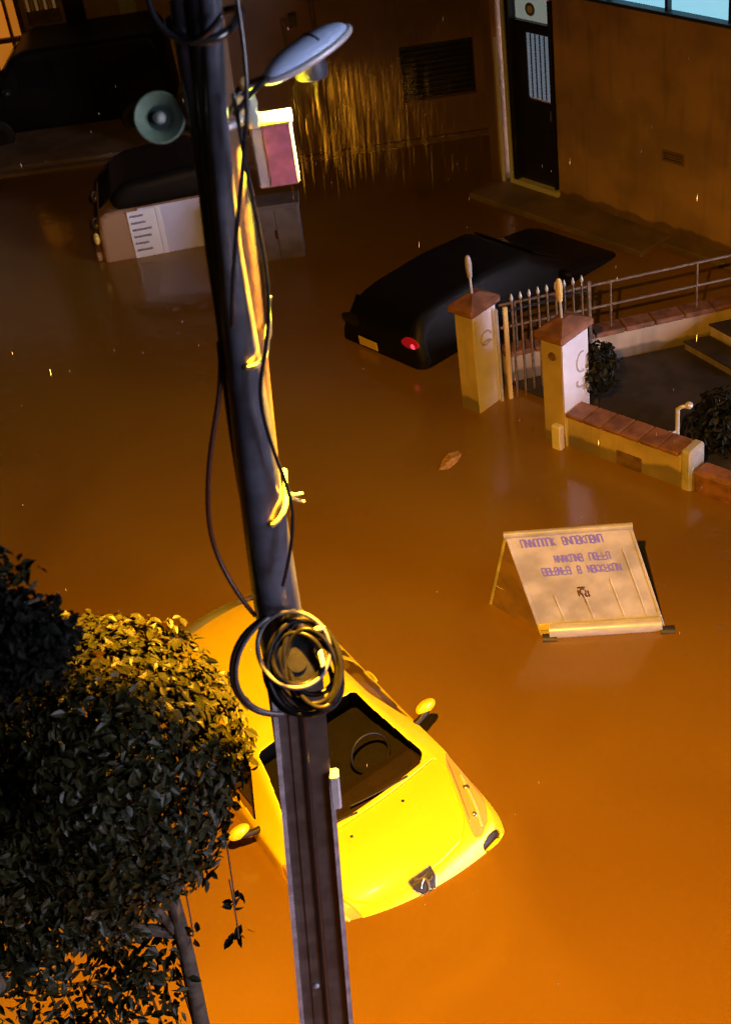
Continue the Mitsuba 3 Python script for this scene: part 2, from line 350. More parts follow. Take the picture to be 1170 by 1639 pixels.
def rounded(prof_xz, y0, y1, r=0.1, steps=4):
    """prism of an xz outline between two y values with rounded long edges"""
    poly = shapely.Polygon(prof_xz)
    rings, ys = [], []
    ms = []
    offs = [(r * (1 - math.cos(a)), r * (1 - math.sin(a))) for a in np.linspace(0, math.pi / 2, steps)]
    layers = [(y0 + oy, ox) for ox, oy in [(r * (1 - math.sin(a)), r * (1 - math.cos(a))) for a in np.linspace(0, math.pi / 2, steps)]]
    layers += [(y1 - oy, ox) for ox, oy in [(r * (1 - math.sin(a)), r * (1 - math.cos(a))) for a in np.linspace(math.pi / 2, 0, steps)]]
    n = 96
    V = []
    c = np.array(poly.centroid.coords[0])
    out = poly.buffer(-r * 1.2).buffer(r * 1.2)
    for y, ox in layers:
        ring = out.buffer(-ox).exterior
        ds = []
        for a in np.arange(n) * 2 * np.pi / n:
            seg = shapely.LineString([c, c + 20 * np.array([math.cos(a), math.sin(a)])])
            p = ring.intersection(seg)
            p = p.coords[0] if p.geom_type == 'Point' else list(p.geoms)[-1].coords[0]
            ds.append(p)
        V.append(np.c_[np.array(ds)[:, 0], np.full(n, y), np.array(ds)[:, 1]])
    V = np.array(V)
    m = len(layers)
    i, j = np.meshgrid(np.arange(m - 1), np.arange(n), indexing='ij')
    kk = (j + 1) % n
    q = np.stack([i * n + j, i * n + kk, (i + 1) * n + kk, (i + 1) * n + j], -1).reshape(-1, 4)
    f = np.vstack([q[:, [0, 1, 2]], q[:, [0, 2, 3]]])
    v = V.reshape(-1, 3)
    nv = len(v)
    v = np.vstack([v, V[0].mean(0), V[-1].mean(0)])
    jj = np.arange(n)
    f = np.vstack([f, np.stack([jj * 0 + nv, (jj + 1) % n, jj], 1), np.stack([jj * 0 + nv + 1, (m - 1) * n + jj, (m - 1) * n + (jj + 1) % n], 1)])
    return trimesh.Trimesh(v, f, process=False)


def place(m, x, y, z, yaw):
    m = m.copy()
    m.apply_transform(trimesh.transformations.rotation_matrix(yaw, [0, 0, 1]))
    m.apply_translation([x, y, z])
    return m


van_prof = [(-2.1, 0.3), (-2.15, 0.75), (-2.0, 0.95), (-1.3, 1.08), (-0.75, 1.72), (-0.5, 1.82), (1.9, 1.85), (2.05, 1.6), (2.1, 0.3)]
VP = dict(x=-4.5, y=27.35, z=-0.05, yaw=-0.04)
obj('body', place(rounded(van_prof, -0.8, 0.8, 0.12), **VP), 'M_black_paint', dv, smooth=35)
obj('windshield', place(box((-1.28, -0.66, 1.13), (0.50, 0, 0.58), (0, 1.32, 0), (-0.012, 0, 0.01), 0.004), **VP), 'M_black_glass', dv)
obj('side_window', place(box((-0.72, -0.818, 1.15), (0.75, 0, 0), (0, 0.02, 0), (0, 0, 0.48)), **VP), 'M_black_glass', dv)
obj('door_mirror', place(ell((-0.95, -0.93, 1.15), np.diag([0.09, 0.11, 0.08]), 2), **VP), 'M_door', dv, smooth=True)
for sx in (-0.5, 0.5):
    obj('headlight', place(ell((-2.08, sx, 0.72), np.diag([0.06, 0.12, 0.07]), 2), **VP), 'M_chrome', dv, smooth=True)
obj('bonnet', place(box((-1.98, -0.66, 0.955), (0.66, 0, 0.115), (0, 1.32, 0), (-0.003, 0, 0.012), 0.004), **VP), 'M_black_paint', dv)
obj('bumper', place(box((-2.2, -0.75, 0.35), (0.12, 0, 0), (0, 1.5, 0), (0, 0, 0.2), 0.03), **VP), 'M_dark_metal', dv)
for sx in (-1.35, 1.35):
    w_ = obj('wheel', place(lathe([(0.0, -.09), (0.28, -.09), (0.31, -.05), (0.31, .05), (0.28, .09), (0, .09)], (sx, -0.76, 0.32), (0, 1, 0), 28), **VP), 'M_foot', dv, smooth=40)
    obj('rim', place(lathe([(0.0, 0), (0.19, 0), (0.19, .02), (0, .03)], (sx, -0.855, 0.32), (0, -1, 0), 24), **VP), 'M_dark_metal', w_, smooth=40)

# ------------------------------------------------------------------ half-sunk pale van on the left
pv = thing('flooded_van', 'half sunk van with dark roof and pale side carrying a printed paper', 'van')
PV = dict(x=-2.40, y=21.68, z=-0.62, yaw=0.085)
lo = [(-1.16, 0.1), (-1.2, 0.7), (-1.14, 1.36), (-1.02, 1.42), (1.35, 1.46), (1.42, 0.1)]
hi = [(-1.05, 1.38), (-0.98, 1.62), (-0.62, 1.84), (0.3, 1.92), (1.15, 1.9), (1.3, 1.7), (1.36, 1.38)]
obj('body', place(rounded(lo, -0.80, 0.85, 0.10), **PV), 'M_van_tan', pv, smooth=35)
obj('roof', place(rounded(hi, -0.78, 0.80, 0.16), **PV), 'M_black_paint', pv, smooth=35)
sp = obj('side_panel', place(box((-0.50, -0.816, 0.5), (1.24, 0, 0), (0, 0.02, 0), (0, 0, 0.93), 0.006), **PV), 'M_van_pale', pv)
obj('rear_panel', place(box((0.76, -0.814, 0.5), (0.42, 0, 0), (0, 0.02, 0), (0, 0, 0.93), 0.006), **PV), 'M_van_grey', pv)
pp = obj('paper', place(box((-0.68, -0.822, 0.50), (0.44, 0, 0), (0, 0.012, 0), (0, 0, 0.90), 0.004), **PV), 'M_van_paper', pv)
r2 = np.random.default_rng(3)
for i in range(6):
    wd = r2.uniform(0.2, 0.33)
    obj('line', place(box((-0.64, -0.826, 1.30 - i * 0.115), (wd, 0, 0), (0, 0.006, 0), (0, 0, 0.035), 0.002), **PV), 'M_ink', pp)
obj('edge_strip', place(box((-0.22, -0.828, 0.5), (0.07, 0, 0), (0, 0.012, 0), (0, 0, 0.92), 0.004), **PV), 'M_van_paper', pv)
obj('headlight', place(ell((-1.18, -0.55, 1.2), np.diag([0.07, 0.13, 0.09]), 2), **PV), 'M_chrome', pv, smooth=True)
obj('headlight', place(ell((-1.18, 0.55, 1.2), np.diag([0.07, 0.13, 0.09]), 2), **PV), 'M_chrome', pv, smooth=True)
obj('door_mirror', place(ell((-1.22, -0.80, 1.05), np.diag([0.05, 0.07, 0.10]), 2), **PV), 'M_plate', pv, smooth=True)
obj('bumper', place(box((-1.30, -0.72, 0.62), (0.12, 0, 0), (0, 1.5, 0), (0, 0, 0.16), 0.03), **PV), 'M_van_tan', pv)
obj('windshield', place(box((-1.06, -0.62, 1.45), (0.30, 0, 0.26), (0, 1.24, 0), (-0.02, 0, 0.02), 0.004), **PV), 'M_black_glass', pv)

# grey cabinet standing in the water beyond the pole
cb = thing('utility_cabinet', 'dim grey metal cabinet standing in the water behind the pole', 'cabinet')
CBp = dict(x=-0.70, y=20.2, z=0, yaw=-0.03)
obj('body', place(box((-0.38, -0.2, -0.7), (0.76, 0, 0), (0, 0.4, 0), (0, 0, 1.55), 0.015), **CBp), 'M_cabinet', cb)
obj('lid', place(box((-0.41, -0.23, 0.85), (0.82, 0, 0), (0, 0.46, 0), (0, 0, 0.05), 0.012), **CBp), 'M_cabinet', cb)
for s in (-0.36, 0.01):
    obj('door', place(box((s, -0.212, -0.3), (0.35, 0, 0), (0, 0.02, 0), (0, 0, 1.10), 0.006), **CBp), 'M_cabinet', cb)
obj('handle', place(box((-0.02, -0.235, 0.35), (0.03, 0, 0), (0, 0.02, 0), (0, 0, 0.14), 0.005), **CBp), 'M_dark_metal', cb)

# ------------------------------------------------------------------ dark car with the red tail light
dc = thing('dark_car', 'black car sunk to its boot with one red tail light glowing', 'car')
prof = [(-2.05, 0.25), (-2.1, 0.70), (-2.05, 1.16), (-1.84, 1.44), (-1.5, 1.50), (-0.6, 1.54), (0.25, 1.48), (1.05, 1.04), (1.9, 0.9), (2.1, 0.65), (2.1, 0.25)]
yawc = math.atan2(0.62, 0.80)
cxy = np.array([0.36, 16.20]) + 2.06 * np.array([0.80, 0.62]) / math.hypot(.8, .62)
DC = dict(x=cxy[0] + 0.18, y=cxy[1] + 0.45, z=-0.80, yaw=yawc)
bod = rounded(prof, -0.83, 0.83, 0.16, 6)
zz = np.clip((bod.vertices[:, 2] - 0.95) / 0.45, 0, 1)
bod.vertices[:, 1] *= 1 - 0.22 * zz ** 0.8
obj('body', place(bod, **DC), 'M_black_paint', dc, smooth=40)
obj('rear_window', place(box((-2.03, -0.58, 1.24), (0.15, 0, 0.20), (0, 1.16, 0), (-0.016, 0, 0.012), 0.004), **DC), 'M_black_glass', dc)
obj('windshield', place(box((1.0, -0.56, 1.06), (-0.60, 0, 0.35), (0, 1.12, 0), (0.014, 0, 0.024), 0.004), **DC), 'M_black_glass', dc)
tl = obj('tail_light', place(ell((-2.035, -0.56, 1.13), np.array([[0.04, 0.0, 0.0], [0.02, 0.20, -0.01], [0.015, -0.02, 0.075]]), 3), **DC), 'M_red_lens', dc, smooth=True, label='red tail light with a glow of its own', **glow((0.10, 0.001, 0.004)))  # the lens itself emits this red glow
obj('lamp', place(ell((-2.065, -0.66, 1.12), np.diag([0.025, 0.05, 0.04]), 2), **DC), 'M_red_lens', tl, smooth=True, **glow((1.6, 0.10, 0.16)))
obj('tail_light', place(ell((-2.035, 0.56, 1.13), np.array([[0.04, 0.0, 0.0], [-0.02, 0.20, 0.01], [0.015, 0.02, 0.075]]), 3), **DC), 'M_door', dc, smooth=True)
pl = obj('number_plate', place(box((-2.115, 0.02, 0.84), (0, 0.36, 0), (0.015, 0, 0), (-0.01, 0, 0.13), 0.003), **DC), 'M_plate', dc)
obj('bumper', place(box((-2.17, -0.78, 0.55), (0.12, 0, 0), (0, 1.56, 0), (0, 0, 0.10), 0.03), **DC), 'M_black_paint', dc)
obj('reflector_glint', place(ell((-2.17, -0.70, 0.63), np.diag([0.02, 0.05, 0.02]), 2), **DC), 'M_chrome', dc, smooth=True)  # chrome bead put in for the glint of light on the bumper
for s in (-0.86, 0.86):
    obj('door_mirror', place(ell((0.75, s, 1.02), np.diag([0.08, 0.10, 0.07]), 2), **DC), 'M_black_paint', dc, smooth=True)

# ------------------------------------------------------------------ gate pillars, gate, garden walls
U = np.array([0.676, -0.737, 0.0])
V = np.array([0.737, 0.676, 0.0])
PL = np.array([1.59, 14.78, 0.0])          # front corner of the left pillar
PR = np.array([2.47, 13.78, 0.0])


def pillar(front, du, dv_, h, label, marks, group=None):
    t = thing('gate_pillar', label, 'pillar', 'pillars of the barred gate')
    o = front - U * du - ZZ * 0.7
    obj('shaft', box(o, U * du, V * dv_, ZZ * (h + 0.7), 0.012), 'M_ochre', t)
    # cool light painted as a lilac-white panel on the face towards the gateway
    face = obj('cool_lit_face', box(front + V * 0.004 - ZZ * 0.6, U * 0.006, V * (dv_ - 0.008), ZZ * (h + 0.59), 0.002), 'M_cool_white', t, label='face coloured as if cool lit')
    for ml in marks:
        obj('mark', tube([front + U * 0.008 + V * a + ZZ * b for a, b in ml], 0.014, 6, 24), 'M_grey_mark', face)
    c = obj('cap', box(o + ZZ * (h + 0.702) - U * 0.06 - V * 0.06, U * (du + 0.12), V * (dv_ + 0.12), ZZ * 0.10, 0.025), 'M_terracotta', t)
    top = trimesh.convex.convex_hull(np.array([front - U * du - U * 0.03 - V * 0.03 + ZZ * (h + 0.103), front + U * 0.03 - V * 0.03 + ZZ * (h + 0.103), front + U * 0.03 + V * (dv_ + 0.03) + ZZ * (h + 0.103), front - U * (du + 0.03) + V * (dv_ + 0.03) + ZZ * (h + 0.103),
                                              front - U * du * 0.65 + V * dv_ * 0.35 + ZZ * (h + 0.20), front - U * du * 0.35 + V * dv_ * 0.35 + ZZ * (h + 0.20), front - U * du * 0.35 + V * dv_ * 0.65 + ZZ * (h + 0.20), front - U * du * 0.65 + V * dv_ * 0.65 + ZZ * (h + 0.20)]))
    obj('tile', top, 'M_terracotta', c)
    return t


arc = lambda ca, cb_, ra, rb, a0, a1, n=9: [(ca + ra * math.cos(a), cb_ + rb * math.sin(a)) for a in np.linspace(a0, a1, n)]
pillar(PL, 0.28, 0.44, 1.36, 'ochre gate pillar with painted cool light on one face left of the barred gate', [arc(0.22, 0.98, 0.10, 0.09, 0.3, 5.6), [(0.14, 0.92), (0.22, 0.94), (0.32, 0.90)]])
pr_ = pillar(PR, 0.30, 0.50, 1.40, 'ochre gate pillar with painted cool light on one face joined to the low garden wall', [arc(0.36, 1.0, 0.10, 0.13, 1.2, 5.0), arc(0.38, 0.74, 0.13, 0.07, 2.6, 6.4)])
obj('buttress', box(PR - U * 0.14 - V * 0.10 - ZZ * 0.7, U * 0.14, V * 0.096, ZZ * 1.02, 0.02), 'M_cool_white', pr_)
obj('hole', lathe([(0, 0), (0.035, 0), (0.035, 0.012), (0.05, 0.012), (0.05, 0), (0.06, -0.003)], PR - U * 0.14 - V * 0.002 + ZZ * 1.20, -V, 16), 'M_wood', pr_)
for b, h, lab in ((PL - U * 0.14 + V * 0.20, 1.36, 'spoon shaped garden light on the left gate pillar'), (PR - U * 0.15 + V * 0.22, 1.40, 'yellow lit garden light on the right gate pillar')):
    t = thing('garden_light', lab, 'garden light', 'garden lights on the gate pillars')
    obj('rod', tube([b + ZZ * (h + 0.2), b + ZZ * (h + 0.42) + U * -0.01], 0.016, 8), 'M_pale_metal', t)
    obj('head', lathe([(0.0, 0), (0.03, 0.01), (0.036, 0.09), (0.042, 0.18), (0.034, 0.26), (0.02, 0.29), (0.0, 0.30)], b + ZZ * (h + 0.40) - U * 0.01, (-0.03, 0, 1), 18), 'M_tie' if 'yellow' in lab else 'M_board', t, smooth=True)

gt = thing('barred_gate', 'metal gate of vertical bars swung open between the two pillars', 'gate')
G0 = PL + V * 0.36 + U * 0.06
GD = np.array([0.975, 0.22, 0.0]) / math.hypot(0.975, 0.22)
GN = np.array([-GD[1], GD[0], 0])
obj('stile', box(G0 + GD * 0.0 - ZZ * 0.5, GD * 0.04, GN * 0.04, ZZ * 1.80, 0.006), 'M_pale_metal', gt, label='pale hinge stile')
obj('stile', box(G0 + GD * 0.11 - ZZ * 0.5, GD * 0.055, GN * 0.04, ZZ * 1.80, 0.006), 'M_tie', gt)
obj('stile', box(G0 + GD * 1.22 - ZZ * 0.5, GD * 0.045, GN * 0.04, ZZ * 1.85, 0.006), 'M_gate_metal', gt)
obj('rail', box(G0 + GD * 0.165 + GN * 0.008 + ZZ * 1.22, GD * 1.055, GN * 0.024, ZZ * 0.035, 0.004), 'M_dark_metal', gt)
obj('rail', box(G0 + GD * 0.165 + GN * 0.008 - ZZ * 0.30, GD * 1.055, GN * 0.024, ZZ * 0.035, 0.004), 'M_dark_metal', gt)
for i in range(9):
    s = 0.23 + i * 0.115
    q = G0 + GD * s + GN * 0.02
    b = obj('bar', tube([q - ZZ * 0.4, q + ZZ * 1.36], 0.015, 8), 'M_gate_metal', gt, smooth=True)
    obj('tip', tube([q + ZZ * 1.36, q + ZZ * 1.40, q + ZZ * 1.44, q + ZZ * 1.455], [0.016, 0.024, 0.016, 0.005], 8, 10), 'M_pale_metal', b, smooth=True)

lw = thing('low_wall', 'ochre low garden wall with terracotta coping right of the pillar', 'wall')
obj('wall', box(PR + U * 0.012 + V * 0.03 - ZZ * 0.7, U * 1.54, V * 0.24, ZZ * 1.12, 0.01), 'M_ochre', lw)
for i in range(6):
    obj('coping_tile', box(PR + U * (0.012 + i * 0.255) + V * -0.01 + ZZ * 0.422, U * 0.248, V * 0.34, ZZ * 0.055, 0.015), 'M_terracotta', lw)
obj('patch', box(PR + U * 0.70 + V * 0.026 + ZZ * -0.3, U * 0.34, V * 0.003, ZZ * 0.50, 0.001), 'M_wood', lw, label='brown stained patch near the water')
obj('end_post', box(PR + U * 1.555 + V * 0.01 - ZZ * 0.7, U * 0.14, V * 0.30, ZZ * 1.22, 0.03), 'M_board', lw)
obj('return_wall', box(PR + U * 1.70 + V * 0.04 - ZZ * 0.7, U * 0.85, V * 0.26, ZZ * 0.98, 0.04), 'M_terracotta', lw)

W0, W1 = np.array([2.02, 15.32, 0]), np.array([5.6, 15.80, 0])
WE = (W1 - W0) / np.linalg.norm(W1 - W0)
WM = np.array([WE[1], -WE[0], 0])            # towards the camera
yw = thing('yard_wall', 'ochre yard wall with brown coping behind the right gate pillar', 'wall')
obj('wall', box(W0 - ZZ * 0.7, WE * 3.6, -WM * 0.2, ZZ * 1.12, 0.01), 'M_ochre', yw)
for i in range(9):
    obj('coping_tile', box(W0 + WE * i * 0.4 + WM * 0.03 + ZZ * 0.422, WE * 0.392, -WM * 0.27, ZZ * 0.07, 0.015), 'M_terracotta', yw)
hr = thing('handrail', 'two bar metal handrail on top of the yard wall', 'handrail')
rb = W0 - WM * 0.1
for z in (0.80, 1.12):
    obj('rail', tube([rb + ZZ * z, rb + WE * 3.55 + ZZ * z], 0.02, 8), 'M_gate_metal', hr, smooth=True)
for s in (0.2, 1.45, 2.6, 3.5):
    obj('post', tube([rb + WE * s + ZZ * 0.49, rb + WE * s + ZZ * 1.14], 0.018, 8), 'M_gate_metal', hr, smooth=True)
st = thing('garden_steps', 'ochre steps with dark treads at the right end of the yard wall', 'steps')
for i in range(4):
    o = np.array([4.36 + i * 0.34, 15.50 + i * 0.04, -0.7])
    obj('step', box(o, (0.42, -0.9, 0) if i else (0.42, -0.9, 0), (0.9, 0.1, 0), (0, 0, 0.85 + i * 0.17), 0.012), 'M_ochre', st)
    obj('tread', box(o + ZZ * (0.853 + i * 0.17) + np.array([-0.02, -0.0, 0]), (0.42, -0.9, 0), (0.36, 0.04, 0), (0, 0, 0.03), 0.008), 'M_dark_pave', st)

k = obj('yard', sheet([tuple((PR + U * 0.02 + V * 0.28)[:2]), tuple((PR + U * 2.4 + V * 0.28)[:2]), (6.5, 13.0), (6.5, 15.85), tuple((W0 + WM * 0.01)[:2]), tuple((PR + V * 0.6)[:2])], 0.06), 'M_dark_pave')
labels[k] = {'label': 'dark paved yard behind the low garden wall', 'kind': 'structure'}
# standpipe in the yard
sp_ = thing('standpipe', 'pale water pipe with a tap beside the low garden wall', 'pipe')
b = np.array([3.64, 13.16, 0.0])
obj('pipe', tube([b - ZZ * 0.5, b + ZZ * 0.72], 0.026, 10), 'M_pipe_metal', sp_, smooth=True)
obj('tap', cat(tube([b + ZZ * 0.70, b + ZZ * 0.75 + np.array([0.05, -0.02, 0]), b + ZZ * 0.74 + np.array([0.11, -0.03, 0])], 0.022, 8, 12), ell(b + ZZ * 0.76 + np.array([0.12, -0.03, 0]), np.eye(3) * 0.045, 2)), 'M_pipe_metal', sp_, smooth=40)
obj('valve', cat(tube([b + ZZ * 0.42, b + ZZ * 0.42 + np.array([-0.10, -0.04, 0])], 0.014, 8), ell(b + ZZ * 0.42 + np.array([-0.11, -0.045, 0]), np.eye(3) * 0.04, 2)), 'M_pipe_metal', sp_, smooth=40)


# ------------------------------------------------------------------ foliage
def leaves(pos, nrm, size, r, droop=0.0, wide=0.5):
    """folded leaves (6 triangles) at pos with upper sides along nrm"""
    n = len(pos)
    nrm = nrm / np.linalg.norm(nrm, axis=1, keepdims=True)
    t = r.normal(size=(n, 3))
    t[:, 2] -= droop
    t -= (t * nrm).sum(1, keepdims=True) * nrm
    t /= np.linalg.norm(t, axis=1, keepdims=True)
    s = np.cross(nrm, t)
    L = (size * r.uniform(0.7, 1.25, n))[:, None]
    Wd = L * wide * r.uniform(0.85, 1.15, (n, 1)) * 0.5
    fold = nrm * Wd * r.uniform(0.15, 0.6, (n, 1))
    bend = -nrm * L * r.uniform(0.0, 0.22, (n, 1))
    P = [pos, pos + t * L * 0.35 + s * Wd + fold, pos + t * L * 0.35 - s * Wd + fold, pos + t * L * 0.38, pos + t * L * 0.72 + s * Wd * 0.75 + fold * 0.7 + bend * 0.5, pos + t * L * 0.72 - s * Wd * 0.75 + fold * 0.7 + bend * 0.5, pos + t * L * 0.74 + bend * 0.5, pos + t * L + bend]
    v = np.stack(P, 1).reshape(-1, 3)
    f = np.array([[0, 3, 1], [0, 2, 3], [1, 3, 6], [1, 6, 4], [2, 6, 3], [2, 5, 6], [4, 6, 7], [6, 5, 7]])
    return trimesh.Trimesh(v, (f[None] + np.arange(n)[:, None, None] * 8).reshape(-1, 3), process=False)


def crown(c, rad, n, size, r, seed, fill=0.22, lump=0.22, droop=0.8):
    d = r.normal(size=(n * 2, 3))
    d /= np.linalg.norm(d, axis=1, keepdims=True)
    k_ = meshkit.fbm(d * 2.1 + seed, 3, seed)
    R = 1 + lump * (k_ - 0.5) * 2
    u = 1 - fill * r.random(n * 2) ** 1.5
    hole = meshkit.noise(d * 5.5 + 3 * seed, seed + 5)
    keep = np.nonzero(hole > 0.22)[0][:n]
    d, R, u = d[keep], R[keep], u[keep]
    pos = np.asarray(c) + d * np.asarray(rad) * (R * u)[:, None]
    nr = d + r.normal(scale=0.55, size=d.shape) + np.array([0, 0, 0.35])
    return leaves(pos, nr, size, r, droop)


def dead_branch(a, b, r0, r1, r, n=14):
    p = np.linspace(a, b, n) + np.cumsum(r.normal(scale=0.006, size=(n, 3)), 0)
    return tube(p, [r0, r1], 8, raw=True)


rt = np.random.default_rng(11)
CT = np.array([-1.17, 4.1, 5.50])
tr = thing('citrus_tree', 'round clipped tree with glossy leaves beside the pole at bottom left', 'tree')
obj('trunk', tube([(-1.22, 4.04, -0.7), (-1.17, 4.03, 2.2), (-1.122, 4.02, 3.76), (-1.078, 4.02, 4.5), (-1.12, 4.07, 5.24)], [0.075, 0.06, 0.046, 0.041, 0.03], 14, 50), 'M_bark', tr, smooth=True)
for q in [(-1.558, 4.182, 5.482), (-0.820, 4.018, 5.564), (-1.230, 4.346, 5.728), (-1.312, 3.854, 5.318), (-1.435, 3.936, 4.785), (-1.681, 4.018, 4.662)]:
    obj('branch', dead_branch(np.array([-1.09, 4.04, 4.66 if q[2] > 5.4 else 4.42]), np.array(q), 0.024, 0.007, rt), 'M_bark', tr, smooth=True)
cr_ = obj('crown', cat(crown(CT, (0.54, 0.54, 0.59), 8775, 0.052, rt, 4), crown(CT + [-0.45, 0.0, -0.12], (0.41, 0.45, 0.50), 4860, 0.052, rt, 9), crown(CT + [-0.16, 0, 0.0], (0.54, 0.41, 0.41), 2700, 0.052, rt, 6, fill=0.5),
                       crown(CT + [-0.29, -0.02, -0.62], (0.45, 0.37, 0.34), 3240, 0.052, rt, 2, fill=0.6, droop=1.6), crown((-1.80, 4.06, 4.42), (0.41, 0.33, 0.45), 1100, 0.06, rt, 3, fill=0.9, droop=1.2),
                       crown((-1.33, 4.02, 4.25), (0.26, 0.25, 0.33), 420, 0.058, rt, 13, fill=0.9, droop=1.4), crown((-1.64, 4.02, 3.76), (0.41, 0.25, 0.37), 480, 0.06, rt, 17, fill=0.9, droop=1.2)), 'M_leaf', tr)
labels[cr_] = {'label': 'dense crown of glossy leaves lit orange along its top', 'kind': 'stuff'}
for q, n in (((-0.787, 3.895, 4.760), 9), ((-0.808, 3.870, 4.547), 6), ((-1.000, 3.895, 4.580), 7)):
    q = np.array(q)
    sg = obj('sprig', tube([q + [0.02 + rt.normal() * 0.01, 0.02, 0.36], q + [0.015, 0.01, 0.2], q], 0.0035, 6, 10), 'M_bark', tr)
    pos = q + rt.normal(size=(n, 3)) * [0.024, 0.024, 0.024]
    for i in range(n):
        obj('leaf', leaves(pos[i:i + 1], rt.normal(size=(1, 3)) + [0, -0.5, 0.4], 0.06, rt, 0.8), 'M_leaf_dark', sg)

# dark shrub in the yard behind the right pillar, and planting at the right edge
ds = thing('dark_shrub', 'dark drooping shrub pressed against the right gate pillar', 'shrub')
obj('stem', tube([(2.98, 14.35, -0.6), (2.96, 14.32, 0.3), (2.92, 14.25, 0.8)], [0.03, 0.015], 8, 20), 'M_bark', ds)
labels[obj('foliage', crown((2.95, 14.18, 0.80), (0.24, 0.22, 0.34), 900, 0.09, rt, 21, fill=0.8, droop=1.6), 'M_leaf_dark', ds)] = {'label': 'dark foliage', 'kind': 'stuff'}
for c_, rd, nn, lab in (((4.22, 13.3, 0.30), (0.40, 0.4, 0.46), 1500, 'low dark shrub in the flooded yard by the water pipe'),):
    t = thing('yard_shrub', lab, 'shrub')
    obj('stem', tube([(c_[0], c_[1], -0.6), (c_[0] + .03, c_[1], 0), (c_[0], c_[1], c_[2])], [0.03, 0.012], 8, 14), 'M_bark', t)
    labels[obj('foliage', crown(c_, rd, nn, 0.085, rt, int(nn / 100), fill=0.8), 'M_leaf_dark', t)] = {'label': 'dark foliage', 'kind': 'stuff'}

# dark bush: shade put into black leaves, paler top leaves stand for light
hb = thing('dark_bush', 'black leafy bush at the left edge above the tree with paler leaves put on top as lit', 'bush')
ap = shapely.Polygon([(-1.15, 7.20), (-1.064, 7.125), (-0.964, 7.015), (-0.885, 6.878), (-0.95, 6.82), (-1.035, 6.775), (-1.40, 6.58), (-1.75, 6.5), (-1.75, 7.35)])
qx, qz = rt.uniform(-1.75, -0.86, 16000), rt.uniform(6.5, 7.4, 16000)
ok = shapely.contains_xy(ap, qx, qz)
bp_ = np.c_[qx[ok] - 0.03, 3.3 + rt.normal(0, 0.06, ok.sum()), qz[ok] - 0.09]
labels[obj('foliage', leaves(bp_, rt.normal(size=bp_.shape) * 0.7 + [0, -0.7, 0.5], 0.045, rt, 0.8), 'M_leaf_shaded', hb)] = {'label': 'foliage coloured black as shade', 'kind': 'stuff'}
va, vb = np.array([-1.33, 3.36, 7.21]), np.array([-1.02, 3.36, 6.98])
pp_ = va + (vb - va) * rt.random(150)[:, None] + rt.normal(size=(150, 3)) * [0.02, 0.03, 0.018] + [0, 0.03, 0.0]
labels[obj('foliage', leaves(pp_, rt.normal(size=(150, 3)) * 0.6 + [0.4, 0, 1], 0.042, rt, 0.3), 'M_leaf', hb, label=None)] = {'label': 'paler leaves painted as lit along the top', 'kind': 'stuff'}
obj('stem', tube([(-1.6, 3.3, 5.2), (-1.55, 3.3, 6.3), (-1.45, 3.3, 6.9)], [0.03, 0.012], 8, 20), 'M_bark', hb)
obj('stem', tube([(-1.55, 3.3, 6.3), (-1.25, 3.32, 6.85), (-1.0, 3.32, 6.95)], [0.015, 0.006], 8, 20), 'M_bark', hb)

# thin railing by the tree trunk and the dark ledge at the bottom edge
rl = thing('iron_railing', 'thin dark iron railing beside the tree trunk', 'railing')
for i in range(9):
    x = -2.42 + i * 0.105
    obj('bar', tube([(x, 5.6 - i * .01, -0.6), (x, 5.6 - i * .01, 2.16)], 0.009, 6), 'M_dark_metal', rl)
obj('rail', tube([(-2.5, 5.61, 2.14), (-1.50, 5.51, 2.14)], 0.014, 8), 'M_dark_metal', rl)
obj('rail', tube([(-2.5, 5.61, 0.4), (-1.50, 5.51, 0.4)], 0.014, 8), 'M_dark_metal', rl)
k = obj('kerb', box((-3.6, 5.50, -0.7), (2.7, 0.42, 0), (0, 0.62, 0), (0, 0, 0.75), 0.02), 'M_dark_pave')
labels[k] = {'label': 'dark kerb edge rising from the water at the foot of the pole', 'kind': 'structure'}

# ------------------------------------------------------------------ utility pole
POLE = np.array([(-0.188, 4.0, 8.9), (-0.26, 4.0, 8.038), (-0.277, 4.0, 7.612), (-0.303, 4.0, 7.289), (-0.355, 4.0, 6.57), (-0.418, 4.0, 5.489), (-0.507, 4.0, 3.843), (-0.74, 4.0, -0.7)])
up_ = thing('utility_pole', 'leaning round concrete pole with black conduits strapped to its front', 'pole')
obj('shaft', tube(POLE, [0.062, 0.066, 0.072, 0.08, 0.096, 0.116, 0.146, 0.175], 40, 120), 'M_concrete', up_, smooth=True)
CA = np.array([(-0.185, 3.86, 8.7), (-0.229, 3.86, 8.274), (-0.262, 3.86, 7.99), (-0.286, 3.86, 7.679), (-0.306, 3.86, 7.368), (-0.325, 3.86, 7.058), (-0.343, 3.86, 6.671), (-0.356, 3.86, 6.374), (-0.365, 3.86, 6.05)])
obj('conduit', tube(CA, [0.03, 0.031, 0.033, 0.038, 0.055, 0.066, 0.076, 0.082, 0.084], 28, 120), 'M_conduit', up_, smooth=True, label='thick glossy black conduit')
CB = np.array([(-0.265, 3.9, 8.6), (-0.301, 3.9, 8.221), (-0.308, 3.9, 8.05), (-0.320, 3.9, 7.894), (-0.339, 3.9, 7.67), (-0.351, 3.9, 7.467), (-0.369, 3.9, 7.279), (-0.388, 3.9, 7.0), (-0.400, 3.9, 6.66)])
obj('conduit', tube(CB, [0.031, 0.03, 0.025, 0.021, 0.019, 0.018, 0.018], 16, 90), 'M_cable', up_, smooth=True)
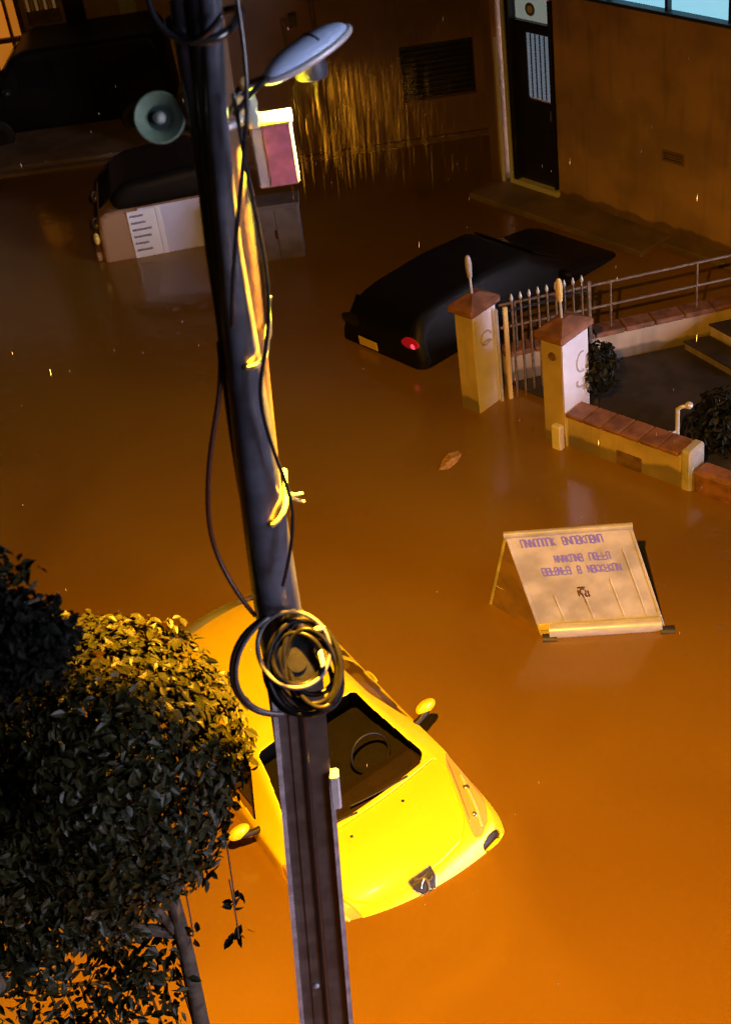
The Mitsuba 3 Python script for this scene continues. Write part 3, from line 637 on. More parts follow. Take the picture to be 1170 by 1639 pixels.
CC = np.array([(-0.225, 3.88, 8.6), (-0.262, 3.88, 8.216), (-0.284, 3.88, 7.997), (-0.304, 3.88, 7.785), (-0.326, 3.88, 7.539), (-0.347, 3.88, 7.275), (-0.365, 3.88, 6.941), (-0.385, 3.88, 6.575)])
obj('conduit', tube(CC, [0.036, 0.032, 0.028, 0.024, 0.022, 0.022], 16, 90), 'M_cable', up_, smooth=True)
for zc, xc in ((8.36, -0.235),):
    pts = [(xc + 0.098 * math.cos(a), 3.94 + 0.118 * math.sin(a), zc + 0.015 * math.cos(2 * a)) for a in np.linspace(0, 2 * math.pi, 40)]
    obj('band', tube(pts, 0.013, 8, raw=True), 'M_cable', up_, smooth=True)
# yellow tie straps with loose tails
obj('tie', tube([(-0.30, 3.80, 7.352), (-0.262, 3.80, 7.355), (-0.225, 3.90, 7.38), (-0.215, 3.97, 7.40)], 0.0085, 8, 30), 'M_tie', up_, smooth=True)
obj('tie', tube([(-0.225, 3.90, 7.385), (-0.208, 3.86, 7.45), (-0.200, 3.86, 7.51), (-0.190, 3.86, 7.55)], [0.009, 0.006], 8, 20), 'M_tie', up_, smooth=True)
obj('tie', tube([(-0.315, 3.78, 6.755), (-0.275, 3.79, 6.785), (-0.252, 3.87, 6.82), (-0.25, 3.96, 6.85)], 0.0085, 8, 30), 'M_tie', up_, smooth=True)
obj('tie', tube([(-0.252, 3.87, 6.82), (-0.23, 3.84, 6.81), (-0.197, 3.84, 6.79)], [0.009, 0.005], 8, 12), 'M_tie', up_, smooth=True)
obj('tie', tube([(-0.252, 3.87, 6.82), (-0.23, 3.84, 6.825), (-0.197, 3.84, 6.825)], [0.008, 0.005], 8, 12), 'M_tie', up_, smooth=True)
# steel cable guard below the coil: channel with raised edges and a rib
gL0, gR0 = np.array([-0.432, 3.80, 6.05]), np.array([-0.232, 3.80, 6.05])
gL1, gR1 = np.array([-0.84, 3.76, 1.8]), np.array([-0.56, 3.76, 1.8])
gd = (gL1 - gL0)


def strip(s0, s1, y0, y1, c=0.004, z0=0.0, z1=1.0):
    pts = []
    for tz in (z0, z1):
        l, r_ = gL0 + (gL1 - gL0) * tz, gR0 + (gR1 - gR0) * tz
        for s in (s0, s1):
            for yy in (y0, y1):
                pts.append(l + (r_ - l) * s + np.array([0, yy, 0]))
    return trimesh.convex.convex_hull(np.array(pts))


g = obj('cable_guard', strip(0.04, 0.96, 0.0, 0.10), 'M_guard', up_, label='dark steel cable guard')
obj('flange', strip(0.0, 0.085, -0.022, 0.06), 'M_guard_edge', g)
obj('flange', strip(0.915, 1.0, -0.022, 0.06, z0=0.13), 'M_guard_edge', g)
obj('rib', tube([gL0 + (gR0 - gL0) * 0.53 + [0, -0.002, 0], gL1 + (gR1 - gL1) * 0.55 + [0, -0.002, 0]], [0.012, 0.016], 12), 'M_cable', g, smooth=True)
obj('seam', strip(0.28, 0.30, -0.006, 0.05), 'M_guard', g)
for tz in (0.42, 0.50):
    c_ = gL0 + gd * tz
    r_ = gR0 + (gR1 - gR0) * tz
    obj('bolt', ell(c_ + (r_ - c_) * 0.36 + [0, -0.004, 0], np.diag([0.016, 0.01, 0.016]), 2), 'M_guard_edge', g, smooth=True)
obj('bracket', cat(box(gR0 + (gR1 - gR0) * 0.13 + [-0.028, -0.026, -0.14], (0.042, 0, 0), (0, 0.05, 0), (0.012, 0, 0.19), 0.008)), 'M_pale_metal', g)

# loose cables
for pts, rr, m_, lab in (
        ([(-0.374, 3.90, 7.40), (-0.408, 3.85, 7.222), (-0.462, 3.82, 7.06), (-0.505, 3.8, 6.882), (-0.518, 3.8, 6.676), (-0.486, 3.78, 6.535), (-0.434, 3.79, 6.376)], 0.0085, 'M_cable_red', 'dark red cable bowing out left of the pole above the coil'),
        ([(-0.362, 3.9, 8.7), (-0.366, 3.88, 8.423), (-0.345, 3.86, 8.383), (-0.303, 3.84, 8.353), (-0.231, 3.80, 8.372), (-0.18, 3.80, 8.415)], 0.009, 'M_cable', 'black cable looping into the pole top from the left'),
        ([(-0.118, 3.86, 8.7), (-0.136, 3.82, 8.374), (-0.148, 3.78, 8.219), (-0.179, 3.76, 8.072), (-0.226, 3.76, 7.894), (-0.276, 3.76, 7.701), (-0.312, 3.765, 7.514)], 0.0065, 'M_cable', 'thin black cable crossing the upper pole from right to left'),
        ([(-0.187, 3.79, 8.204), (-0.187, 3.79, 8.062), (-0.186, 3.79, 7.893), (-0.184, 3.79, 7.696), (-0.199, 3.78, 7.533), (-0.231, 3.77, 7.408), (-0.262, 3.76, 7.304), (-0.268, 3.76, 7.142), (-0.250, 3.76, 6.992), (-0.236, 3.76, 6.865), (-0.255, 3.75, 6.713), (-0.313, 3.73, 6.536)], 0.0065, 'M_cable', 'thin black cable snaking down the front of the pole'),
        ([(-0.20, 3.92, 8.10), (-0.14, 4.0, 8.13), (-0.09, 4.10, 8.13)], 0.009, 'M_cable', 'short black feed cable running to the street lamp')):
    k = obj('hanging_cable', tube(pts, rr, 8, 90), m_, smooth=True)
    tag(k, lab, 'cable', 'loose cables on the pole')

# cable coil on a spool
cc = np.array([-0.318, 3.70, 6.235])
ax = np.array([0.12, -0.80, 0.55])
ax /= np.linalg.norm(ax)
ux = np.cross([0, 0, 1.0], ax)
ux /= np.linalg.norm(ux)
uy = np.cross(ax, ux)
co = thing('cable_coil', 'coil of black cable loops hung on a spool on the pole', 'cable coil')
obj('spool', lathe([(0, -0.10), (0.06, -0.10), (0.062, 0.03), (0.085, 0.032), (0.088, 0.04), (0.03, 0.045), (0, 0.045)], cc, ax, 32), 'M_cable', co, smooth=40)
obj('hub', lathe([(0, 0.0), (0.034, 0.0), (0.034, 0.003), (0.0, 0.004)], cc + ax * 0.046 - uy * 0.012, ax, 24), 'M_cable', co, smooth=40)


def loop(cx, cy, ra, rb, tilt, depth, a0=0, a1=2 * math.pi, wob=0.007, seed=0):
    a = np.linspace(a0, a1, 80)
    x, y = ra * np.cos(a), rb * np.sin(a)
    xx, yy = cx + x * math.cos(tilt) - y * math.sin(tilt), cy + x * math.sin(tilt) + y * math.cos(tilt)
    w = depth + wob * np.sin(2 * a + seed) * 2
    return cc + xx[:, None] * ux + yy[:, None] * uy + w[:, None] * ax


lp = [(0.0, 0.035, 0.122, 0.135, 0.25, 0.055, 'M_grey_cable', 0.0085), (0.005, 0.0, 0.085, 0.092, 0.3, 0.058, 'M_loop', 0.009), (0.02, -0.035, 0.128, 0.165, -0.15, 0.045, 'M_loop', 0.0105), (0.032, -0.02, 0.112, 0.150, 0.10, 0.035, 'M_loop', 0.0105),
      (0.015, -0.055, 0.130, 0.150, 0.2, 0.02, 'M_loop', 0.0105), (0.042, -0.01, 0.098, 0.135, 0.2, 0.0, 'M_loop', 0.0105), (0.03, -0.075, 0.115, 0.130, -0.1, -0.02, 'M_loop', 0.0105), (0.045, -0.03, 0.092, 0.160, -0.12, 0.03, 'M_loop', 0.010),
      (0.0, -0.095, 0.112, 0.112, 0.1, -0.03, 'M_loop', 0.009), (0.05, -0.045, 0.080, 0.140, 0.05, 0.05, 'M_loop', 0.010), (0.035, -0.06, 0.100, 0.150, 0.35, 0.012, 'M_loop', 0.009)]
for i, (a, b_, ra, rb_, tl_, dp, m_, rr) in enumerate(lp):
    obj('loop', tube(loop(a, b_, ra, rb_, tl_, dp, seed=i * 1.3), rr, 10, raw=True, caps=False), m_, co, smooth=True)
obj('loop', tube([(-0.39, 3.74, 6.40), (-0.47, 3.70, 6.375), (-0.535, 3.69, 6.26), (-0.545, 3.69, 6.13), (-0.50, 3.70, 6.02), (-0.42, 3.72, 5.96)], 0.0105, 10, 60), 'M_cable', co, smooth=True, label='loose loop sagging left of the pole')
obj('loop', tube([(-0.38, 3.73, 6.41), (-0.46, 3.69, 6.37), (-0.523, 3.68, 6.25), (-0.53, 3.68, 6.13), (-0.485, 3.69, 6.03), (-0.40, 3.71, 5.97)], 0.008, 10, 60), 'M_grey_cable', co, smooth=True)
obj('tag', ell(cc + ux * 0.10 + uy * 0.085 + ax * 0.06, np.array([ux * 0.022, uy * 0.012, ax * 0.012]), 2), 'M_tie', co, smooth=True)
obj('connector', box(cc + ux * 0.075 - uy * 0.05 + ax * 0.065, ux * 0.018 + uy * 0.012, uy * 0.055, ax * 0.018, 0.004), 'M_pale_metal', co)

# ------------------------------------------------------------------ street lamp
sl = thing('street_lamp', 'orange street lamp seen from above on a short arm from the pole', 'street lamp')
LA, LB = np.array([-0.103, 4.10, 8.125]), np.array([0.158, 4.22, 8.207])
ld = (LB - LA) / np.linalg.norm(LB - LA)
lside = np.cross(ld, ZZ)
lside /= np.linalg.norm(lside)
lup = np.cross(lside, ld)
lc = (LA + LB) / 2
half = np.linalg.norm(LB - LA) / 2
h_ = trimesh.creation.icosphere(5)
v = h_.vertices.copy()
sx = np.sign(v[:, 0]) * np.abs(v[:, 0]) ** 0.85
width = 0.058 * (1 - 0.18 * sx * 0.0)
zt = np.where(v[:, 2] > 0, v[:, 2] * 0.045, v[:, 2] * 0.022)
h_.vertices = lc + np.outer(sx * half, ld) + np.outer(v[:, 1] * width, lside) + np.outer(zt, lup)
obj('head', h_, 'M_lamp_grey', sl, smooth=True)
ringp = [lc + ld * half * 1.01 * math.cos(a) + lside * 0.061 * math.sin(a) - lup * 0.004 for a in np.linspace(0, 2 * math.pi, 70)]
obj('rim', tube(ringp, 0.011, 8, raw=True, caps=False), 'M_pale_metal', sl, smooth=True)
obj('seam', tube([lc + ld * half * 0.15 - lside * 0.042 + lup * 0.031, lc + ld * half * 0.2 + lup * 0.045, lc + ld * half * 0.25 + lside * 0.042 + lup * 0.031], 0.004, 6, 20), 'M_lamp_dark', sl)
obj('arm', tube([(-0.24, 4.0, 8.06), (-0.19, 4.06, 8.11), (-0.10, 4.10, 8.125)], 0.014, 12, 30), 'M_dark_metal', sl, smooth=True)
obj('clamp', tube([(-0.262 + 0.07 * math.cos(a), 4.0 + 0.07 * math.sin(a), 8.06) for a in np.linspace(0, 2 * math.pi, 40)], 0.012, 8, raw=True), 'M_pale_metal', sl, smooth=True)
obj('bracket', cat(box((-0.20, 4.03, 8.02), (0.05, 0.01, 0), (0, 0.03, 0), (0, 0, 0.09), 0.006), ell((-0.165, 4.06, 8.135), np.diag([0.015, 0.015, 0.022]), 2)), 'M_tie', sl)
lens_c = lc + ld * half * 0.05 - ZZ * 0.046
lax = np.array([0.03, 0.06, -1.0])
la = lax / np.linalg.norm(lax)
lu = np.cross(la, [1.0, 0, 0])
lu /= np.linalg.norm(lu)
lv = np.cross(la, lu)
aa = np.arange(32) * 2 * math.pi / 32
lens = trimesh.Trimesh(np.vstack([lens_c + 0.043 * (np.cos(aa)[:, None] * lu + np.sin(aa)[:, None] * lv), lens_c]), [[i, (i + 1) % 32, 32] for i in range(32)], process=False)
obj('housing', lathe([(0.0, 0.022), (0.042, 0.022), (0.049, 0.0), (0.049, -0.029), (0.045, -0.029), (0.045, 0.003), (0.0, 0.003)], lens_c - la * 0.003, -la, 32), 'M_lamp_dark', sl, smooth=40)
obj('lens', lens, 'M_plate', sl, **glow((LAMP, LAMP * 0.43, LAMP * 0.018), 3.0))

# junction box below the lamp
jb = thing('junction_box', 'small mauve fronted box on the pole lit along its top by the lamp', 'box')
jo = np.array([-0.176, 4.08, 7.80])
obj('body', box(jo, (0.128, 0.0, 0.0), (-0.0, 0.08, 0), (0, 0, 0.195), 0.008), 'M_box_pale', jb)
obj('front_panel', box(jo + [0.040, -0.006, 0.006], (0.084, 0, 0), (0, 0.005, 0), (0, 0, 0.186), 0.002), 'M_box_red', jb, label='mauve front panel')
obj('lid', box(jo + [-0.006, -0.012, 0.196], (0.14, 0, 0), (0, 0.10, 0), (0, 0, 0.012), 0.004), 'M_box_lid', jb)
obj('strap', box(jo + [-0.06, 0.03, 0.15], (0.06, 0, 0), (0, 0.02, 0), (0, 0, 0.02), 0.003), 'M_dark_metal', jb)
pcx = np.array([-0.160, 4.05, 8.06])
ins = thing('insulator', 'pale porcelain insulator above the mauve box', 'insulator')
obj('body', lathe([(0, -0.05), (0.02, -0.05), (0.026, -0.02), (0.02, 0.0), (0.026, 0.02), (0.018, 0.05), (0, 0.055)], pcx, (0, 0, 1), 18), 'M_horn_pale', ins, smooth=True)
obj('pin', tube([pcx + [0, 0, .05], pcx + [0, 0, .09]], 0.006, 8), 'M_tie', ins)

# horn loudspeaker
hs = thing('horn_speaker', 'round grey horn loudspeaker with a pale centre left of the pole', 'loudspeaker')
hc = np.array([-0.409, 3.9, 8.131])
hx = np.array([0.10, -0.90, 0.36])
hx /= np.linalg.norm(hx)
obj('bell', lathe([(0.01804, -0.082), (0.0246, -0.0492), (0.0369, -0.0246), (0.0574, -0.0041), (0.06724, 0.00328), (0.06888, 0), (0.05904, -0.0082), (0.03936, -0.03034), (0.02788, -0.0533), (0.02132, -0.082)][::-1], hc, hx, 40), 'M_horn', hs, smooth=40)
obj('rim', tube([hc + 0.068 * (math.cos(a) * np.cross(hx, ZZ) / np.linalg.norm(np.cross(hx, ZZ)) + math.sin(a) * np.cross(hx, np.cross(hx, ZZ)) / np.linalg.norm(np.cross(hx, ZZ))) for a in np.linspace(0, 2 * math.pi, 50)], 0.005, 8, raw=True, caps=False), 'M_horn', hs, smooth=True)
obj('throat', lathe([(0, -0.0451), (0.0369, -0.041), (0.04264, -0.0287), (0, -0.02788)], hc, hx, 24), 'M_horn_dark', hs, smooth=40)
obj('centre_cap', lathe([(0, -0.0328), (0.0164, -0.0287), (0.01804, -0.0082), (0.00984, 0.00164), (0, 0.00328)], hc, hx, 20), 'M_horn_pale', hs, smooth=True)
obj('driver', lathe([(0, -0.164), (0.0328, -0.164), (0.0369, -0.0984), (0.0246, -0.0738), (0, -0.0738)], hc, hx, 24), 'M_horn_dark', hs, smooth=40)
obj('bracket', cat(tube([hc - hx * 0.12, hc - hx * 0.12 + [0.06, -0.02, -0.03], (-0.27, 4.0, 8.0)], 0.012, 8, 20)), 'M_horn', hs, smooth=True)

# ------------------------------------------------------------------ A-frame sign
FL, FR, RT_L, RT_R, BL = np.array([1.54, 10.58, 0.05]), np.array([2.77, 10.43, 0.05]), np.array([1.32, 10.97, 1.00]), np.array([2.55, 10.82, 1.00]), np.array([1.13, 11.15, 0.0])
sg = thing('folding_sign', 'pale folding A board sign with purple lettering standing in the flood', 'sign')
ex = (FR - FL) / np.linalg.norm(FR - FL)
ey = (RT_L - FL)
Hh = np.linalg.norm(ey)
ey = ey / Hh
en = np.cross(ex, ey)
Wd_ = np.linalg.norm(FR - FL)


def sbox(x0, x1, y0, y1, d0, d1, c=0.004):
    return box(FL + ex * x0 + ey * y0 + en * d0, ex * (x1 - x0), ey * (y1 - y0), en * (d1 - d0), c)


bd = obj('front_board', sbox(0.02, Wd_ - 0.02, -0.35, Hh - 0.03, -0.03, 0.0, 0.008), 'M_board', sg)
for s, n_ in ((0.0, 0.03), (Wd_ - 0.03, Wd_)):
    obj('edge_strip', sbox(s, n_, -0.3, Hh, -0.035, 0.010), 'M_board', sg)
for s in (0.27, 0.56, 0.86, 1.08):
    obj('rib', tube([FL + ex * (s + 0.02) + ey * 0.08 + en * 0.002, FL + ex * s + ey * (0.80 if s > 1 else 0.5 if s > .8 else 0.36) + en * 0.002], 0.008, 8), 'M_board', sg, smooth=True)
obj('ridge', tube([FL + ey * Hh + ex * -0.01, FL + ey * Hh + ex * (Wd_ + 0.01)], 0.035, 16), 'M_board', sg, smooth=40)
obj('bottom_roll', tube([FL + ex * 0.10 + ey * -0.015 + en * 0.03, FL + ex * (Wd_ - 0.03) + ey * -0.015 + en * 0.03], 0.075, 18), 'M_pale_metal', sg, smooth=40)
for s in (0.03, Wd_ - 0.05):
    obj('foot', cat(tube([FL + ex * (s - 0.02) + en * 0.05 - ey * 0.10, FL + ex * (s + 0.12) + en * 0.05 - ey * 0.10], 0.065, 14), box(FL + ex * s - ey * 0.22 + en * 0.01, ex * 0.06, ey * 0.14, en * 0.08, 0.01)), 'M_foot', sg, smooth=40)
obj('corner_clip', box(FL + ex * 0.02 + en * 0.004, ex * 0.14, ey * 0.07, en * 0.02, 0.006), 'M_tie', sg)
# back board on its own pair of legs
bx = (BL - RT_L)
bn = np.cross(ex, bx / np.linalg.norm(bx))
bk = obj('back_board', trimesh.convex.convex_hull(np.array([RT_L + ex * a + bx * b + bn * c for a in (0.62, Wd_ - 0.02) for b in (0.55, 1.0) for c in (-0.006, 0.006)])), 'M_board', sg)
for s in (0.0, Wd_ - 0.035):
    obj('leg', box(RT_L + ex * s - bn * 0.015, ex * 0.035, bx * 1.45, bn * 0.03, 0.005), 'M_board', sg)
obj('side_web', trimesh.convex.convex_hull(np.array([q_ + ex * e_ for e_ in (0.012, 0.018) for q_ in (RT_L + bx * 0.06, RT_L + bx * 1.1, RT_L + (FL - RT_L) * 1.1 - en * 0.03, RT_L + (FL - RT_L) * 0.06 - en * 0.03)])), 'M_web', sg, label='brownish side panel between the legs')
obj('brace', tube([RT_L + bx * 0.72 + ex * 0.02, RT_L + (FL - RT_L) * 0.72 + ex * 0.02 - en * 0.04], 0.010, 8), 'M_pale_metal', sg)
obj('hinge', ell(RT_L + bx * 0.86 + ex * 0.10, np.eye(3) * 0.022, 2), 'M_pale_metal', sg)

# smudged purple lettering: the words cannot be read in the picture, so strokes of the same size stand for them
rs = np.random.default_rng(5)


def scrawl(x0, words, y, h):
    x = x0
    for n_ in words:
        for i in range(n_):
            w = h * rs.uniform(0.42, 0.60)
            st_ = max(0.009, h * 0.16)
            kind = rs.integers(0, 5)
            strokes = [((0, 0), (0, 1))]
            if kind in (0, 1):
                strokes += [((0, 1), (1, 1)), ((1, 1), (1, 0))]
            if kind in (1, 2):
                strokes += [((0, 0), (1, 0)), ((0, .5), (1, .5))]
            if kind == 3:
                strokes += [((0, .5), (1, 1)), ((0, .5), (1, 0))]
            if kind == 4:
                strokes += [((1, 0), (1, 1)), ((0, 1), (1, 0))]
            ms = []
            for (a, b_), (c_, d_) in strokes:
                p0 = FL + ex * (x + a * w * 0.75) + ey * (y + b_ * h) + en * 0.003
                p1 = FL + ex * (x + c_ * w * 0.75) + ey * (y + d_ * h) + en * 0.003
                dd = p1 - p0
                if np.linalg.norm(dd) < 1e-6:
                    continue
                sd = np.cross(en, dd / np.linalg.norm(dd)) * st_
                ms.append(box(p0 - sd / 2, dd, sd, en * 0.002, 0.0008))
            body = ms[0]
            for q_ in ms[1:]:
                body = trimesh.util.concatenate([body, q_])
            obj('letter', body, 'M_purple_ink', bd)
            x += w
        x += h * 0.75


scrawl(0.13, (8, 9), 0.90, 0.085)
scrawl(0.40, (7, 5), 0.715, 0.080)
scrawl(0.24, (7, 1, 8), 0.585, 0.080)
def eb_(x, y, w, h):
    return box(FL + ex * (0.56 + x - w / 2) + ey * (0.37 + y - h / 2) + en * 0.002, ex * w, ey * h, en * 0.003, .001)


em = [ell(FL + ex * 0.56 + ey * 0.38 + en * 0.004, np.array([ex * 0.036, ey * 0.042, en * 0.004]), 2), eb_(0, -.075, .018, .08), eb_(.05, -.01, .016, .07), eb_(-.045, .0, .016, .07), eb_(-.005, .06, .075, .02), eb_(.01, -.035, .055, .02)]
eb = obj('emblem', cat(*em), 'M_brown_ink', bd, label='small dark cup like emblem')
obj('centre', ell(FL + ex * 0.562 + ey * 0.385 + en * 0.008, np.array([ex * 0.020, ey * 0.024, en * 0.004]), 2), 'M_box_pale', eb)

# floating leaf
k = obj('floating_leaf', leaves(np.array([[1.02, 13.74, 0.006]]), np.array([[0.1, -0.2, 1.0]]), 0.30, np.random.default_rng(2), 0, 0.55), 'M_dead_leaf')
tag(k, 'dry brown leaf floating on the water left of the low wall', 'leaf')
scene[k] = mikit.ply(trimesh.Trimesh(np.array([[0.93, 13.68, .008], [1.0, 13.86, .02], [1.09, 13.97, .03], [1.21, 14.02, .012], [1.24, 13.9, .035], [1.17, 13.76, .03], [1.05, 13.66, .012], [1.1, 13.83, .045]]), [[0, 7, 1], [1, 7, 2], [2, 7, 3], [3, 7, 4], [4, 7, 5], [5, 7, 6], [6, 7, 0]], process=False), 'M_dead_leaf')

# ------------------------------------------------------------------ yellow hatchback
yc = thing('yellow_car', 'yellow hatchback flooded up to its bonnet beside the pole', 'car')
X_ = [-2.02, -1.96, -1.8, -1.5, -1.1, -0.5, 0.0, 0.30, 0.6, 0.9, 1.06, 1.14, 1.3, 1.55, 1.72, 1.83, 1.885, 1.92]
tab = dict(c=[.55, .85, 1.10, 1.32, 1.42, 1.47, 1.455, 1.385, 1.245, 1.085, .995, .972, .94, .865, .79, .70, .60, .45],
           y3=[.46, .48, .48, .48, .48, .50, .515, .545, .60, .67, .71, .71, .69, .64, .58, .52, .48, .44],
           z3=[.55, .83, 1.06, 1.26, 1.36, 1.41, 1.395, 1.325, 1.19, 1.04, .962, .945, .918, .848, .775, .69, .59, .45],
           y2=[.62, .70, .76, .80, .82, .83, .83, .83, .835, .84, .845, .845, .84, .83, .81, .78, .74, .70],
           z2=[.55, .80, .92, .96, .96, .95, .94, .93, .925, .92, .91, .90, .88, .83, .765, .685, .59, .45],
           y1=[.66, .78, .82, .85, .865, .865, .86, .86, .86, .865, .88, .88, .885, .89, .885, .865, .83, .79],
           z1=[.45, .60, .64, .66, .66, .66, .66, .66, .66, .66, .66, .66, .66, .64, .62, .57, .51, .42],
           b=[-.16, -.16, -.14, -.08, -.02, .02, .04, .06, .08, .095, .10, .105, .11, .12, .12, .12, .12, .12])
cf = {q: PchipInterpolator(X_, tab[q]) for q in tab}
NX = 760
xs = np.linspace(-2.02, 1.92, NX)
cv = {q: gaussian_filter1d(cf[q](xs), 7, mode='nearest') for q in tab}
half = [(cv['y1'] - .04, np.full(NX, .28)), (cv['y1'], cv['z1']), (cv['y2'], cv['z2']), (cv['y3'], cv['z3']), (cv['y3'] * .5, cv['c'] - (cv['c'] - cv['z3']) * .24), (0 * xs, cv['c'])]
counts = [18, 44, 80, 50, 38]
tt_, Yh, Zh = [], [], []
for i, n_ in enumerate(counts):
    for a in np.arange(n_) / n_:
        tt_.append(i + a)
        Yh.append(half[i][0] * (1 - a) + half[i + 1][0] * a)
        Zh.append(half[i][1] * (1 - a) + half[i + 1][1] * a)
tt_ = np.array(tt_ + [5.0])
Yh.append(half[5][0]); Zh.append(half[5][1])
Yh, Zh = np.array(Yh).T, np.array(Zh).T
Yf = np.hstack([-Yh, Yh[:, -2::-1]])
Zf = np.hstack([Zh, Zh[:, -2::-1]])
tf_ = np.r_[tt_, tt_[-2::-1]]
Yf = gaussian_filter1d(Yf, 6.0, axis=1, mode='nearest')
Zf = gaussian_filter1d(Zf, 6.0, axis=1, mode='nearest')
XS = np.repeat(xs[:, None], Yf.shape[1], 1)
Xf = XS - cv['b'][:, None] * (Yf / .85) ** 2
P = np.stack([Xf, Yf, Zf], -1)
TT = np.repeat(tf_[None], NX, 0)
gu, gv = np.gradient(P, axis=0), np.gradient(P, axis=1)
NRM = np.cross(gu, gv)
NRM /= np.linalg.norm(NRM, axis=-1, keepdims=True) + 1e-12
if NRM[NX // 2, Yf.shape[1] // 2, 2] < 0:
    NRM = -NRM


def rpoly(pts, r=0.02):
    return shapely.Polygon(pts).buffer(-r).buffer(r * 1.999).buffer(-r)


def sdf(poly, a, b_):
    q = shapely.points(a.ravel(), b_.ravel())
    d = shapely.distance(poly.exterior, q)
    return np.where(shapely.contains_xy(poly, a.ravel(), b_.ravel()), -d, d).reshape(a.shape)


def sym(pts):
    return pts + [(x, -y) for x, y in pts[::-1]]


TOP = TT > 2.75
big = np.full(XS.shape, 9.0)
y3 = lambda x: float(cf['y3'](x))
ws_poly = rpoly(sym([(.27, y3(.27) - .045), (.5, y3(.5) - .045), (.8, y3(.8) - .035), (1.0, y3(1.0) - .035), (1.055, y3(1.0) - .12)]), .05)
rw_poly = rpoly(sym([(-1.86, .44), (-1.7, .48), (-1.42, .485)]), .05)
hood_poly = rpoly(sym([(1.095, .72), (1.25, .725), (1.48, .645), (1.66, .57), (1.755, .44), (1.775, .2)]), .04)
hl_poly = rpoly([(1.08, .85), (1.22, .755), (1.50, .66), (1.70, .58), (1.80, .56), (1.815, .62), (1.78, .74), (1.68, .82), (1.50, .862), (1.28, .878)], .02)
bg_poly = rpoly([(1.745, .115), (1.745, -.115), (1.81, -.105), (1.857, -.055), (1.865, 0), (1.857, .055), (1.81, .105)], .012)
in_poly = rpoly([(1.845, .68), (1.865, .56), (1.885, .60), (1.885, .76), (1.855, .83)], .012)
fd_poly = rpoly([(.62, .14), (.30, .78), (-.28, .82), (-.28, .10)], .05)
rd_poly = rpoly([(-.37, .10), (-.37, .82), (-1.05, .76), (-1.30, .55), (-1.22, .14)], .05)
side = (TT > 1.9) & (TT < 3.0)
D = {'windshield': np.where(TT > 2.6, sdf(ws_poly, XS, Yf), big), 'rear_window': np.where(TT > 2.6, sdf(rw_poly, XS, Yf), big), 'bonnet': np.where(TT > 1.5, sdf(hood_poly, XS, Yf), big),
     'headlight': np.where(Yf > 0, sdf(hl_poly, XS, Yf), big), 'headlight_001': np.where(Yf < 0, sdf(hl_poly, XS, -Yf), big), 'badge_plate': sdf(bg_poly, XS, Yf),
     'air_intake': np.where(Yf > 0, sdf(in_poly, XS, Yf), big), 'air_intake_001': np.where(Yf < 0, sdf(in_poly, XS, -Yf), big)}
for nm, pol in (('side_window', fd_poly), ('side_window_002', rd_poly)):
    d_ = np.where(side, sdf(pol, XS, TT - 2.0) * 0.5, big)
    D[nm] = np.where(Yf > 0, d_, big)
    D[nm[:11] + f'_{int(nm[12:] or 0) + 1:03d}'] = np.where(Yf < 0, d_, big)
off = np.zeros(XS.shape)
for nm, d_ in D.items():
    if nm == 'bonnet':
        off -= 0.010 * np.exp(-(d_ / 0.006) ** 2)
    else:
        dep = {'windshield': .010, 'rear_window': .010, 'headlight': .006, 'headlight_001': .006, 'badge_plate': -0.006}.get(nm, .010 if 'side' in nm else .035)
        off -= dep * (1 - np.clip((d_ + 0.004) / 0.008, 0, 1))
P2 = P + NRM * off[..., None]
ny = Yf.shape[1]
ii, jj = np.meshgrid(np.arange(NX - 1), np.arange(ny - 1), indexing='ij')
quads = np.stack([ii * ny + jj, (ii + 1) * ny + jj, (ii + 1) * ny + jj + 1, ii * ny + jj + 1], -1).reshape(-1, 4)
mid = lambda a: ((a[:-1, :-1] + a[1:, :-1] + a[1:, 1:] + a[:-1, 1:]) / 4).reshape(-1)
owner = np.full(len(quads), '', dtype=object)
for nm in ['bonnet'] + [k_ for k_ in D if k_ != 'bonnet']:
    owner[mid(D[nm]) < 0] = nm
yaw, pit, rol, SC = -1.085, 0.035, 0.13, 1.04
RZ = np.array([[math.cos(yaw), -math.sin(yaw), 0], [math.sin(yaw), math.cos(yaw), 0], [0, 0, 1]]) @ np.array([[math.cos(pit), 0, math.sin(pit)], [0, 1, 0], [-math.sin(pit), 0, math.cos(pit)]]) @ np.array([[1, 0, 0], [0, math.cos(rol), -math.sin(rol)], [0, math.sin(rol), math.cos(rol)]])
CO = np.array([-0.775, 9.38, -0.60])
W_ = lambda q: np.asarray(q, float) * SC @ RZ.T + CO
V3, N3 = W_(P2.reshape(-1, 3)), None


def vnorm():
    f = np.vstack([quads[:, [0, 1, 2]], quads[:, [0, 2, 3]]])
    n_ = np.zeros_like(V3)
    c_ = np.cross(V3[f[:, 1]] - V3[f[:, 0]], V3[f[:, 2]] - V3[f[:, 0]])
    for k_ in range(3):
        np.add.at(n_, f[:, k_], c_)
    return n_ / (np.linalg.norm(n_, axis=1, keepdims=True) + 1e-12)


flip = vnorm()[(NX // 2) * ny + ny // 2][2] < 0


def patch(sel):
    q = quads[sel]
    f = np.vstack([q[:, [0, 1, 2]], q[:, [0, 2, 3]]])
    if flip:
        f = f[:, ::-1]
    used, inv = np.unique(f, return_inverse=True)
    return trimesh.Trimesh(V3[used], inv.reshape(f.shape), process=False)


